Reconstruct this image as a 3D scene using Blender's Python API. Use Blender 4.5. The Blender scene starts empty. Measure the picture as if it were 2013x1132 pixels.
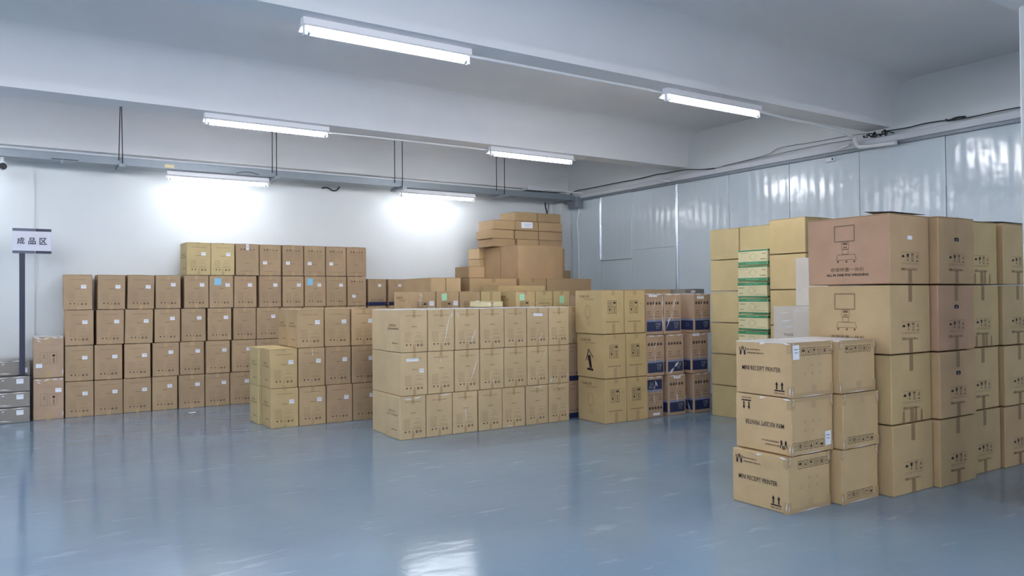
import bpy, bmesh, math, random
from mathutils import Vector, Matrix
random.seed(7)
C = bpy.context.scene.collection
SC = bpy.context.scene

# ------------------------------------------------------------------ camera, world, exposure
CAM_Z = 1.32
FPX = 1495.34
yaw, pitch, roll = math.radians(32.9265), math.radians(0.70347), math.radians(-0.49464)
f_ = Vector((math.sin(yaw)*math.cos(pitch), math.cos(yaw)*math.cos(pitch), math.sin(pitch)))
r0 = Vector((math.cos(yaw), -math.sin(yaw), 0)); u0 = r0.cross(f_)
r_ = r0*math.cos(roll) + u0*math.sin(roll); u_ = -r0*math.sin(roll) + u0*math.cos(roll)
cd = bpy.data.cameras.new('camera'); cam = bpy.data.objects.new('camera', cd); C.objects.link(cam)
cd.sensor_fit = 'HORIZONTAL'; cd.sensor_width = 36.0; cd.lens = FPX/2013*36.0
cd.clip_start = 0.05; cd.clip_end = 100
M = Matrix(((r_.x, u_.x, -f_.x, 0), (r_.y, u_.y, -f_.y, 0), (r_.z, u_.z, -f_.z, CAM_Z), (0, 0, 0, 1)))
cam.matrix_world = M
SC.camera = cam
SC.view_settings.view_transform = 'Standard'; SC.view_settings.look = 'None'
SC.view_settings.gamma = 1.0; SC.view_settings.use_curve_mapping = False
SC.view_settings.exposure = 1.15
TUBE = 66.0          # radiance of the fluorescent tubes
w = bpy.data.worlds.new('sky'); SC.world = w; w.use_nodes = True
bgn = w.node_tree.nodes['Background']
bgn.inputs[0].default_value = (0.84, 0.91, 1.0, 1); bgn.inputs[1].default_value = 1.5

# ------------------------------------------------------------------ materials
def srgb(r, g, b):
    f = lambda c: (c/255/12.92) if c/255 <= 0.04045 else ((c/255+0.055)/1.055)**2.4
    return (f(r), f(g), f(b), 1)

def base_mat(name, col, rough=0.6, metal=0.0, spec=0.5):
    m = bpy.data.materials.new(name); m.use_nodes = True
    b = m.node_tree.nodes['Principled BSDF']
    b.inputs['Base Color'].default_value = col; b.inputs['Roughness'].default_value = rough
    b.inputs['Metallic'].default_value = metal; b.inputs['Specular IOR Level'].default_value = spec
    return m

def N(m, t, **kw):
    n = m.node_tree.nodes.new(t)
    for k, v in kw.items(): setattr(n, k, v)
    return n

def cardboard(name, rgb, vary=0.10, coat=0.0, rough=0.62, tint=0.5):
    """kraft board: paper fibre noise, faint corrugation, a shade of its own per box"""
    m = base_mat(name, srgb(*rgb), rough, 0, 0.3)
    nt = m.node_tree; L = nt.links; b = nt.nodes['Principled BSDF']
    tc = N(m, 'ShaderNodeTexCoord'); oi = N(m, 'ShaderNodeObjectInfo')
    n1 = N(m, 'ShaderNodeTexNoise'); n1.inputs['Scale'].default_value = 5.0; n1.inputs['Detail'].default_value = 6
    n2 = N(m, 'ShaderNodeTexNoise'); n2.inputs['Scale'].default_value = 160.0
    add = N(m, 'ShaderNodeVectorMath', operation='ADD')
    L.new(tc.outputs['Object'], add.inputs[0]); L.new(oi.outputs['Random'], add.inputs[1])
    L.new(add.outputs[0], n1.inputs['Vector']); L.new(tc.outputs['Object'], n2.inputs['Vector'])
    mr = N(m, 'ShaderNodeMapRange'); mr.inputs['To Min'].default_value = 1-vary*1.0; mr.inputs['To Max'].default_value = 1+vary*0.9
    L.new(oi.outputs['Random'], mr.inputs['Value'])
    mr2 = N(m, 'ShaderNodeMapRange'); mr2.inputs['From Min'].default_value = .3; mr2.inputs['From Max'].default_value = .7
    mr2.inputs['To Min'].default_value = 0.93; mr2.inputs['To Max'].default_value = 1.06
    L.new(n1.outputs['Fac'], mr2.inputs['Value'])
    mul = N(m, 'ShaderNodeMath', operation='MULTIPLY'); L.new(mr.outputs[0], mul.inputs[0]); L.new(mr2.outputs[0], mul.inputs[1])
    mr3 = N(m, 'ShaderNodeMapRange'); mr3.inputs['To Min'].default_value = 0.95; mr3.inputs['To Max'].default_value = 1.05
    L.new(n2.outputs['Fac'], mr3.inputs['Value'])
    mul2 = N(m, 'ShaderNodeMath', operation='MULTIPLY'); L.new(mul.outputs[0], mul2.inputs[0]); L.new(mr3.outputs[0], mul2.inputs[1])
    # a slight shift between pinkish and yellowish board from box to box
    hs = N(m, 'ShaderNodeHueSaturation'); hs.inputs['Color'].default_value = srgb(*rgb)
    fr = N(m, 'ShaderNodeMath', operation='MULTIPLY'); fr.inputs[1].default_value = 7.31
    fc = N(m, 'ShaderNodeMath', operation='FRACT'); L.new(oi.outputs['Random'], fr.inputs[0]); L.new(fr.outputs[0], fc.inputs[0])
    mh = N(m, 'ShaderNodeMapRange'); mh.inputs['To Min'].default_value = 0.5-0.007*tint; mh.inputs['To Max'].default_value = 0.5+0.006*tint
    L.new(fc.outputs[0], mh.inputs['Value']); L.new(mh.outputs[0], hs.inputs['Hue']); L.new(mul2.outputs[0], hs.inputs['Value'])
    L.new(hs.outputs['Color'], b.inputs['Base Color'])
    wv = N(m, 'ShaderNodeTexWave', wave_type='BANDS', bands_direction='X'); wv.inputs['Scale'].default_value = 38
    sx = N(m, 'ShaderNodeSeparateXYZ'); cx_ = N(m, 'ShaderNodeCombineXYZ'); ad = N(m, 'ShaderNodeMath', operation='ADD')
    L.new(tc.outputs['Object'], sx.inputs[0]); L.new(sx.outputs['X'], ad.inputs[0]); L.new(sx.outputs['Y'], ad.inputs[1]); L.new(ad.outputs[0], cx_.inputs['X'])
    L.new(cx_.outputs[0], wv.inputs['Vector'])
    bp = N(m, 'ShaderNodeBump'); bp.inputs['Strength'].default_value = 0.05; bp.inputs['Distance'].default_value = 0.002
    L.new(wv.outputs['Fac'], bp.inputs['Height']); 
    bp2 = N(m, 'ShaderNodeBump'); bp2.inputs['Strength'].default_value = 0.25; bp2.inputs['Distance'].default_value = 0.01
    L.new(n1.outputs['Fac'], bp2.inputs['Height']); L.new(bp.outputs[0], bp2.inputs['Normal'])
    L.new(bp2.outputs[0], b.inputs['Normal'])
    if coat:
        b.inputs['Coat Weight'].default_value = coat; b.inputs['Coat Roughness'].default_value = 0.22
    return m

MT = {}
MT['brown'] = cardboard('kraft_board_brown', (172, 147, 117), 0.08)
MT['mid'] = cardboard('kraft_board_tan', (186, 160, 123), 0.08)
MT['pale'] = cardboard('kraft_board_pale', (200, 177, 140), 0.05, coat=0.25, tint=0.3)
MT['khaki'] = cardboard('kraft_board_khaki', (194, 170, 124), 0.06, tint=0.5)
MT['olive'] = cardboard('kraft_board_olive', (196, 176, 130), 0.05, tint=0.3)
MT['plain'] = cardboard('kraft_board_plain', (164, 138, 104), 0.08)
MT['pink'] = cardboard('kraft_board_film_wrapped', (178, 152, 128), 0.05, coat=0.5, tint=0.2)
MT['wrap'] = cardboard('kraft_board_under_film', (196, 168, 126), 0.05, coat=0.4, tint=0.4)
MT['greywrap'] = cardboard('grey_board_under_film', (132, 126, 120), 0.06, coat=0.7, tint=0.2)
MT['white'] = cardboard('white_board_under_film', (205, 196, 184), 0.04, coat=0.6, tint=0.1)
MT['cream'] = cardboard('cream_board', (212, 200, 160), 0.04, tint=0.1)
MT['big'] = cardboard('kraft_board_large_carton', (192, 164, 124), 0.06, tint=1.0)
MT['pinkbig'] = cardboard('kraft_board_reddish', (186, 150, 122), 0.03, tint=0.2)

MT['ink'] = base_mat('black_print_ink', (0.02, 0.016, 0.018, 1), 0.6, 0, 0.3)
MT['ink_soft'] = base_mat('brown_print_ink', srgb(112, 92, 74), 0.7, 0, 0.2)
MT['ink_faint'] = base_mat('faint_print_ink', srgb(142, 120, 96), 0.7, 0, 0.2)
MT['navy'] = base_mat('navy_print_ink', srgb(34, 46, 86), 0.35, 0, 0.5)
MT['blue_fade'] = base_mat('lilac_blue_print_ink', srgb(128, 136, 170), 0.4, 0, 0.5)
MT['pale_ink'] = base_mat('pale_print_ink', srgb(170, 176, 180), 0.5)
MT['green'] = base_mat('green_print_ink', srgb(56, 128, 88), 0.35, 0, 0.5)
MT['green_pale'] = base_mat('pale_green_print_ink', srgb(120, 180, 140), 0.4)
MT['tape'] = base_mat('brown_packing_tape', srgb(146, 118, 84), 0.45, 0, 0.3)
MT['tape_clear'] = base_mat('clear_packing_tape', srgb(178, 152, 114), 0.35, 0, 0.35)
MT['paper'] = base_mat('white_sticker_paper', srgb(232, 236, 244), 0.5)
MT['paper_ink'] = base_mat('sticker_print_ink', srgb(120, 130, 160), 0.6)
MT['note_blue'] = base_mat('blue_note_paper', srgb(140, 200, 232), 0.6)
MT['note_green'] = base_mat('pale_green_note_paper', srgb(176, 228, 190), 0.6)
MT['film'] = base_mat('film_fold_painted_highlight', srgb(244, 246, 250), 0.35, 0, 0.8)  # white colour stands in for highlights along the clear film's creases
MT['film'].node_tree.nodes['Principled BSDF'].inputs['Alpha'].default_value = 0.75
MT['filmtop'] = base_mat('film_top_painted_sheen', srgb(226, 226, 232), 0.2, 0, 0.6)  # pale colour stands in for bright reflections off film on box tops
MT['hole'] = base_mat('hole_painted_shade', srgb(40, 36, 34), 0.9)  # flat dark ovals: the shade inside hand holes is painted in

def painted(name, rgb, rough=0.55, sc=3.0, spec=0.4, amt=0.03, bump=0.06):
    m = base_mat(name, srgb(*rgb), rough, 0, spec); nt = m.node_tree; L = nt.links; b = nt.nodes['Principled BSDF']
    g = N(m, 'ShaderNodeNewGeometry'); n1 = N(m, 'ShaderNodeTexNoise'); n1.inputs['Scale'].default_value = sc; n1.inputs['Detail'].default_value = 5
    L.new(g.outputs['Position'], n1.inputs['Vector'])
    hs = N(m, 'ShaderNodeHueSaturation'); hs.inputs['Color'].default_value = srgb(*rgb)
    mr = N(m, 'ShaderNodeMapRange'); mr.inputs['To Min'].default_value = 1-amt; mr.inputs['To Max'].default_value = 1+amt
    L.new(n1.outputs['Fac'], mr.inputs['Value']); L.new(mr.outputs[0], hs.inputs['Value']); L.new(hs.outputs[0], b.inputs['Base Color'])
    bp = N(m, 'ShaderNodeBump'); bp.inputs['Strength'].default_value = bump; bp.inputs['Distance'].default_value = 0.02
    L.new(n1.outputs['Fac'], bp.inputs['Height']); L.new(bp.outputs[0], b.inputs['Normal'])
    return m
MT['wall'] = painted('white_wall_paint', (212, 217, 220), 0.5)
MT['ceil'] = painted('ceiling_white_paint', (228, 229, 232), 0.75, spec=0.15)
MT['galv'] = painted('galvanised_steel', (132, 140, 148), 0.45, sc=12, amt=0.10)
MT['galv'].node_tree.nodes['Principled BSDF'].inputs['Metallic'].default_value = 0.35
MT['steel'] = base_mat('zinc_profile', srgb(190, 198, 206), 0.25, 0.9)
MT['trunk'] = painted('white_trunking', (196, 200, 208), 0.4)
MT['pvc'] = base_mat('white_pvc', srgb(228, 230, 234), 0.35)
MT['black'] = base_mat('black_cable_sheath', srgb(28, 28, 34), 0.5)
MT['grey_wire'] = base_mat('grey_cable_sheath', srgb(120, 122, 128), 0.5)
MT['signdark'] = base_mat('navy_painted_metal', srgb(38, 42, 66), 0.45)
MT['signgrey'] = base_mat('lighter_slate_strip', srgb(84, 90, 112), 0.4)
MT['signboard'] = base_mat('white_sign_sheet', srgb(206, 208, 222), 0.35)
MT['lampwhite'] = base_mat('white_lamp_housing', srgb(236, 236, 240), 0.35)
MT['glass'] = base_mat('window_glass', (0.9, 0.95, 1, 1), 0.02)
MT['glass'].node_tree.nodes['Principled BSDF'].inputs['Alpha'].default_value = 0.10

def emis(name, col, s):
    m = bpy.data.materials.new(name); m.use_nodes = True; nt = m.node_tree
    b = nt.nodes['Principled BSDF']; b.inputs['Base Color'].default_value = (0.9, 0.9, 0.9, 1)
    b.inputs['Emission Color'].default_value = col; b.inputs['Emission Strength'].default_value = s
    return m
MT['tube'] = emis('fluorescent_tube_glow', (0.93, 0.95, 1.0, 1), TUBE)
MT['tube_old'] = emis('worn_fluorescent_tube_glow', (0.94, 0.96, 1.0, 1), TUBE*0.30)

# epoxy floor
def floor_mat():
    m = base_mat('blue_grey_epoxy', srgb(104, 126, 152), 0.12, 0, 0.6); nt = m.node_tree; L = nt.links; b = nt.nodes['Principled BSDF']
    g = N(m, 'ShaderNodeNewGeometry')
    n1 = N(m, 'ShaderNodeTexNoise'); n1.inputs['Scale'].default_value = 0.9; n1.inputs['Detail'].default_value = 5; n1.inputs['Distortion'].default_value = .6
    mp = N(m, 'ShaderNodeMapping'); mp.inputs['Scale'].default_value = (0.7, 2.2, 1); mp.inputs['Rotation'].default_value = (0, 0, 0.35)
    n2 = N(m, 'ShaderNodeTexNoise'); n2.inputs['Scale'].default_value = 3.2; n2.inputs['Detail'].default_value = 8; n2.inputs['Roughness'].default_value = .6
    n3 = N(m, 'ShaderNodeTexNoise'); n3.inputs['Scale'].default_value = 7.0; n3.inputs['Detail'].default_value = 3
    L.new(g.outputs['Position'], n1.inputs['Vector']); L.new(g.outputs['Position'], mp.inputs['Vector']); L.new(mp.outputs[0], n2.inputs['Vector']); L.new(g.outputs['Position'], n3.inputs['Vector'])
    cr = N(m, 'ShaderNodeValToRGB'); e = cr.color_ramp.elements
    e[0].position = .32; e[0].color = srgb(116, 138, 160); e[1].position = .70; e[1].color = srgb(125, 149, 168)
    L.new(n1.outputs['Fac'], cr.inputs[0])
    r2 = N(m, 'ShaderNodeValToRGB'); e = r2.color_ramp.elements; e[0].position = .60; e[0].color = (0, 0, 0, 1); e[1].position = .70; e[1].color = (1, 1, 1, 1)
    L.new(n2.outputs['Fac'], r2.inputs[0])
    mx = N(m, 'ShaderNodeMix', data_type='RGBA'); ms = N(m, 'ShaderNodeMath', operation='MULTIPLY'); ms.inputs[1].default_value = .40
    L.new(r2.outputs[0], ms.inputs[0]); L.new(ms.outputs[0], mx.inputs['Factor']); L.new(cr.outputs[0], mx.inputs['A']); mx.inputs['B'].default_value = srgb(164, 182, 206)
    L.new(mx.outputs['Result'], b.inputs['Base Color'])
    mr = N(m, 'ShaderNodeMapRange'); mr.inputs['From Min'].default_value = .3; mr.inputs['From Max'].default_value = .7; mr.inputs['To Min'].default_value = .05; mr.inputs['To Max'].default_value = .12
    L.new(n1.outputs['Fac'], mr.inputs['Value']); L.new(mr.outputs[0], b.inputs['Roughness'])
    bp = N(m, 'ShaderNodeBump'); bp.inputs['Strength'].default_value = .055; bp.inputs['Distance'].default_value = .02
    bp2 = N(m, 'ShaderNodeBump'); bp2.inputs['Strength'].default_value = .05; bp2.inputs['Distance'].default_value = .05
    L.new(n3.outputs['Fac'], bp.inputs['Height']); L.new(n2.outputs['Fac'], bp2.inputs['Height']); L.new(bp.outputs[0], bp2.inputs['Normal']); L.new(bp2.outputs[0], b.inputs['Normal'])
    return m
MT['floor'] = floor_mat()

def panel_mat():
    """coated sandwich panel: pale blue-grey, glossy, fine vertical ribbing"""
    m = base_mat('blue_white_coated_panel', srgb(206, 218, 227), 0.16, 0, 0.6); nt = m.node_tree; L = nt.links; b = nt.nodes['Principled BSDF']
    g = N(m, 'ShaderNodeNewGeometry'); sx = N(m, 'ShaderNodeSeparateXYZ'); L.new(g.outputs['Position'], sx.inputs[0])
    oi = N(m, 'ShaderNodeObjectInfo')
    cx_ = N(m, 'ShaderNodeCombineXYZ'); L.new(sx.outputs['Y'], cx_.inputs['X'])
    wv = N(m, 'ShaderNodeTexWave', wave_type='BANDS', bands_direction='X'); wv.inputs['Scale'].default_value = 2.6; wv.inputs['Distortion'].default_value = 1.2; wv.inputs['Detail'].default_value = 1
    L.new(cx_.outputs[0], wv.inputs['Vector'])
    n1 = N(m, 'ShaderNodeTexNoise'); n1.inputs['Scale'].default_value = 2.6; n1.inputs['Detail'].default_value = 3; L.new(g.outputs['Position'], n1.inputs['Vector'])
    bp = N(m, 'ShaderNodeBump'); bp.inputs['Strength'].default_value = .16; bp.inputs['Distance'].default_value = .01; L.new(wv.outputs['Fac'], bp.inputs['Height'])
    bp2 = N(m, 'ShaderNodeBump'); bp2.inputs['Strength'].default_value = .16; bp2.inputs['Distance'].default_value = .06; L.new(n1.outputs['Fac'], bp2.inputs['Height']); L.new(bp.outputs[0], bp2.inputs['Normal'])
    L.new(bp2.outputs[0], b.inputs['Normal'])
    hs = N(m, 'ShaderNodeHueSaturation'); hs.inputs['Color'].default_value = srgb(206, 218, 227)
    mr = N(m, 'ShaderNodeMapRange'); mr.inputs['To Min'].default_value = .93; mr.inputs['To Max'].default_value = 1.05; L.new(oi.outputs['Random'], mr.inputs['Value'])
    L.new(mr.outputs[0], hs.inputs['Value']); L.new(hs.outputs[0], b.inputs['Base Color'])
    return m
MT['panel'] = panel_mat()

# ------------------------------------------------------------------ helpers
def link(name, me, parent=None, mats=None):
    o = bpy.data.objects.new(name, me); C.objects.link(o)
    if parent: o.parent = parent
    if mats:
        for m in mats:
            me.materials.append(MT[m])
    return o

def tag(o, label=None, cat=None, group=None, kind=None):
    if label: o['label'] = label
    if cat: o['category'] = cat
    if group: o['group'] = group
    if kind: o['kind'] = kind
    return o

def empty(name, loc, label=None, cat=None, group=None):
    o = bpy.data.objects.new(name, None); C.objects.link(o); o.location = loc; o.empty_display_size = .1
    return tag(o, label, cat, group)

def box_bm(bm, x0, x1, y0, y1, z0, z1, mi=0, bev=0.0):
    vs = [bm.verts.new(p) for p in ((x0,y0,z0),(x1,y0,z0),(x1,y1,z0),(x0,y1,z0),(x0,y0,z1),(x1,y0,z1),(x1,y1,z1),(x0,y1,z1))]
    fs = [bm.faces.new([vs[i] for i in q]) for q in ((0,3,2,1),(4,5,6,7),(0,1,5,4),(1,2,6,5),(2,3,7,6),(3,0,4,7))]
    for f in fs: f.material_index = mi
    if bev:
        es = list({e for f in fs for e in f.edges})
        bmesh.ops.bevel(bm, geom=es, offset=bev, segments=1, affect='EDGES')
    return vs

def finish(bm, name, mats, parent=None, smooth=False):
    me = bpy.data.meshes.new(name); bm.to_mesh(me); bm.free()
    for m in mats: me.materials.append(MT[m])
    if smooth:
        for p in me.polygons: p.use_smooth = True
    o = bpy.data.objects.new(name, me); C.objects.link(o)
    if parent: o.parent = parent
    return o

def boxo(name, x0, x1, y0, y1, z0, z1, mat, parent=None, bev=0.0):
    bm = bmesh.new(); box_bm(bm, x0, x1, y0, y1, z0, z1, 0, bev)
    return finish(bm, name, [mat], parent)

def tube_bm(bm, pts, r, seg=8, mi=0, cap=True):
    pts = [Vector(p) for p in pts]; rings = []
    for i, p in enumerate(pts):
        d = (pts[min(i+1, len(pts)-1)] - pts[max(i-1, 0)]).normalized()
        a = Vector((0,0,1)) if abs(d.z) < .9 else Vector((1,0,0))
        s = d.cross(a).normalized(); t = d.cross(s).normalized()
        rings.append([bm.verts.new(p + (s*math.cos(2*math.pi*k/seg) + t*math.sin(2*math.pi*k/seg))*r) for k in range(seg)])
    for i in range(len(rings)-1):
        for k in range(seg):
            f = bm.faces.new((rings[i][k], rings[i][(k+1)%seg], rings[i+1][(k+1)%seg], rings[i+1][k])); f.smooth = True; f.material_index = mi
    if cap:
        for rg in (rings[0][::-1], rings[-1]):
            f = bm.faces.new(rg); f.material_index = mi
def tubeo(name, pts, r, mat, parent=None, seg=8):
    bm = bmesh.new(); tube_bm(bm, pts, r, seg); bmesh.ops.recalc_face_normals(bm, faces=bm.faces)
    return finish(bm, name, [mat], parent)

def smooth_path(pts, n=6):
    P = [Vector(p) for p in pts]; out = []
    for i in range(len(P)-1):
        p0 = P[max(i-1,0)]; p1 = P[i]; p2 = P[i+1]; p3 = P[min(i+2,len(P)-1)]
        for k in range(n):
            t = k/n
            out.append(.5*((2*p1) + (-p0+p2)*t + (2*p0-5*p1+4*p2-p3)*t*t + (-p0+3*p1-3*p2+p3)*t**3))
    out.append(P[-1]); return out

# ---- text outlines, cached as 2-D polygons
TXT = {}
def text2d(s, bold=0.0):
    k = (s, bold)
    if k in TXT: return TXT[k]
    cu = bpy.data.curves.new('t', 'FONT'); cu.body = s; cu.size = 1.0; cu.resolution_u = 2; cu.fill_mode = 'FRONT'; cu.offset = bold
    cu.align_x = 'CENTER'
    o = bpy.data.objects.new('t', cu); C.objects.link(o)
    dg = bpy.context.evaluated_depsgraph_get(); dg.update()
    me = bpy.data.meshes.new_from_object(o.evaluated_get(dg), depsgraph=dg)
    vs = [(v.co.x, v.co.y) for v in me.vertices]; fs = [tuple(p.vertices) for p in me.polygons]
    bpy.data.objects.remove(o); bpy.data.curves.remove(cu); bpy.data.meshes.remove(me)
    x0 = min([v[0] for v in vs] or [0]); x1 = max([v[0] for v in vs] or [1]); y0 = min([v[1] for v in vs] or [0]); y1 = max([v[1] for v in vs] or [1])
    TXT[k] = ([((x-(x0+x1)/2)/(x1-x0), (y-(y0+y1)/2)/(y1-y0)) for x, y in vs], fs)
    return TXT[k]

class Print:
    """flat print on one face of a box. u to the right, v up from the lower edge (metres)"""
    OFF = 0.0009
    def __init__(s): s.v = []; s.f = []; s.m = []; s.mats = []
    def face(s, side, w, d, h, flip=False):
        s.h = h; s.flip = flip
        if side == 'front': s.O, s.U, s.n = Vector((0,-d/2,0)), Vector((1,0,0)), Vector((0,-1,0)); s.w = w
        elif side == 'left': s.O, s.U, s.n = Vector((-w/2,0,0)), Vector((0,-1,0)), Vector((-1,0,0)); s.w = d
        else: s.O, s.U, s.n = Vector((0,0,h)), Vector((1,0,0)), Vector((0,0,1)); s.w = w
        return s
    def P(s, u, v, lift=0):
        if s.flip: u, v = -u, s.h-v
        return s.O + s.U*u + Vector((0,0,v)) + s.n*(s.OFF+lift)
    def mi(s, m):
        if m not in s.mats: s.mats.append(m)
        return s.mats.index(m)
    def poly(s, pts, m='ink', lift=0):
        b = len(s.v)
        s.v += [s.P(u, v, lift) for u, v in pts]; s.f.append(tuple(range(b, b+len(pts)))); s.m.append(s.mi(m))
    def rect(s, u, v, w, h, m='ink', lift=0): s.poly([(u-w/2,v-h/2),(u+w/2,v-h/2),(u+w/2,v+h/2),(u-w/2,v+h/2)], m, lift)
    def line(s, a, b, t, m='ink', lift=0):
        dx, dy = b[0]-a[0], b[1]-a[1]; l = math.hypot(dx, dy) or 1; nx, ny = -dy/l*t/2, dx/l*t/2
        s.poly([(a[0]+nx,a[1]+ny),(a[0]-nx,a[1]-ny),(b[0]-nx,b[1]-ny),(b[0]+nx,b[1]+ny)], m, lift)
    def path(s, pts, t, m='ink', lift=0, close=False):
        pts = list(pts) + ([pts[0]] if close else [])
        for a, b in zip(pts, pts[1:]): s.line(a, b, t, m, lift)
    def disc(s, u, v, r, m='ink', n=12, a0=0, a1=360, lift=0):
        s.poly([(u+r*math.cos(math.radians(a0+(a1-a0)*k/n)), v+r*math.sin(math.radians(a0+(a1-a0)*k/n))) for k in range(n + (a1-a0 != 360))], m, lift)
    def ring(s, u, v, r, t, m='ink', n=12):
        for k in range(n):
            a, b = 2*math.pi*k/n, 2*math.pi*(k+1)/n; q = r-t
            s.poly([(u+q*math.cos(a),v+q*math.sin(a)),(u+r*math.cos(a),v+r*math.sin(a)),(u+r*math.cos(b),v+r*math.sin(b)),(u+q*math.cos(b),v+q*math.sin(b))], m)
    def frame(s, u, v, w, h, t, m='ink'):
        s.path([(u-w/2,v-h/2),(u+w/2,v-h/2),(u+w/2,v+h/2),(u-w/2,v+h/2)], t, m, 0, True)
    def text(s, t, u, v, w, h, m='ink', bold=0.0, lift=0):
        vs, fs = text2d(t, bold); b = len(s.v)
        s.v += [s.P(u+x*w, v+y*h, lift) for x, y in vs]
        for f in fs: s.f.append(tuple(i+b for i in f)); s.m.append(s.mi(m))
    def greek(s, u, v, w, h, m='ink_soft', seed=1, lift=0):
        """a line of print too small to read: a run of short dashes"""
        rr = random.Random(seed); x = u-w/2
        while x < u+w/2 - .002:
            l = min(rr.uniform(.35, 1.1)*h*1.6, u+w/2-x); s.rect(x+l/2, v, l, h*rr.uniform(.75, 1), m, lift); x += l + h*rr.uniform(.25, .6)
    # handling symbols
    def umbrella(s, u, v, k, m='ink'):
        s.disc(u, v, k*.5, m, 8, 0, 180); s.line((u, v), (u, v-k*.45), k*.1, m); s.line((u, v-k*.45), (u+k*.14, v-k*.45), k*.1, m)
    def goblet(s, u, v, k, m='ink'):
        s.poly([(u-k*.3,v+k*.5),(u-k*.24,v+k*.08),(u,v-k*.1),(u+k*.24,v+k*.08),(u+k*.3,v+k*.5)], m); s.line((u,v-k*.1),(u,v-k*.42), k*.1, m); s.rect(u, v-k*.45, k*.4, k*.1, m)
    def arrows(s, u, v, k, m='ink'):
        for q in (-.24, .24):
            s.rect(u+q*k, v-k*.08, k*.1, k*.6, m); s.poly([(u+q*k-k*.17,v+k*.14),(u+q*k+k*.17,v+k*.14),(u+q*k,v+k*.5)], m)
        s.rect(u, v-k*.47, k*.8, k*.08, m)
    def recycle(s, u, v, k, m='ink'):
        pts = [(u+k*.42*math.cos(math.radians(a)), v-k*.05+k*.42*math.sin(math.radians(a))) for a in (90, 210, 330)]
        for i in range(3):
            a, b = pts[i], pts[(i+1)%3]; s.line((a[0]*.85+b[0]*.15, a[1]*.85+b[1]*.15), (a[0]*.2+b[0]*.8, a[1]*.2+b[1]*.8), k*.14, m)
    def cross(s, u, v, k, m='ink'):
        s.line((u-k*.35,v-k*.35),(u+k*.35,v+k*.35), k*.13, m); s.line((u-k*.35,v+k*.35),(u+k*.35,v-k*.35), k*.13, m); s.rect(u, v-k*.1, k*.22, k*.4, m)
    def stack(s, u, v, k, m='ink'):
        for q in (-.3, 0, .3): s.rect(u, v+q*k, k*.5, k*.2, m)
        s.rect(u-k*.3, v, k*.07, k*.95, m); s.rect(u+k*.3, v, k*.07, k*.95, m)
    def chunks(s, name):
        """the print as separate meshes, one per patch of print that stands apart from the rest"""
        n = len(s.f); par = list(range(n))
        def find(i):
            while par[i] != i: par[i] = par[par[i]]; i = par[i]
            return i
        own = {}
        for i, f in enumerate(s.f):
            for v in f:
                if v in own: par[find(i)] = find(own[v])
                else: own[v] = i
        def boxes():
            g = {}
            for i, f in enumerate(s.f):
                r = find(i); b = g.setdefault(r, [1e9]*3+[-1e9]*3)
                for v in f:
                    for k in range(3): b[k] = min(b[k], s.v[v][k]); b[k+3] = max(b[k+3], s.v[v][k])
            return g
        g = list(boxes().items())
        for i in range(len(g)):
            A = g[i][1]; sa = max(A[k+3]-A[k] for k in range(3))
            for j in range(i+1, len(g)):
                B = g[j][1]; sb = max(B[k+3]-B[k] for k in range(3))
                gap = math.sqrt(sum(max(0, A[k]-B[k+3], B[k]-A[k+3])**2 for k in range(3)))
                if gap <= max(.0195, .49*max(sa, sb)): par[find(g[i][0])] = find(g[j][0])
        out = {}
        for i in range(n): out.setdefault(find(i), []).append(i)
        res = []
        for ids in out.values():
            p = Print(); vm = {}
            for i in ids:
                f = []
                for v in s.f[i]:
                    if v not in vm: vm[v] = len(p.v); p.v.append(s.v[v])
                    f.append(vm[v])
                p.f.append(tuple(f)); p.m.append(p.mi(s.mats[s.m[i]]))
            res.append(p.make(name))
        return res
    def attach(s, name, parent, label=None):
        for me in s.chunks(name):
            o = bpy.data.objects.new(name, me); C.objects.link(o); o.parent = parent
            if label: o['label'] = label
    def make(s, name, parent=None):
        me = bpy.data.meshes.new(name); me.from_pydata([tuple(v) for v in s.v], [], s.f)
        for m in s.mats: me.materials.append(MT[m])
        for p, i in zip(me.polygons, s.m): p.material_index = i
        me.update(); return me

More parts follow.
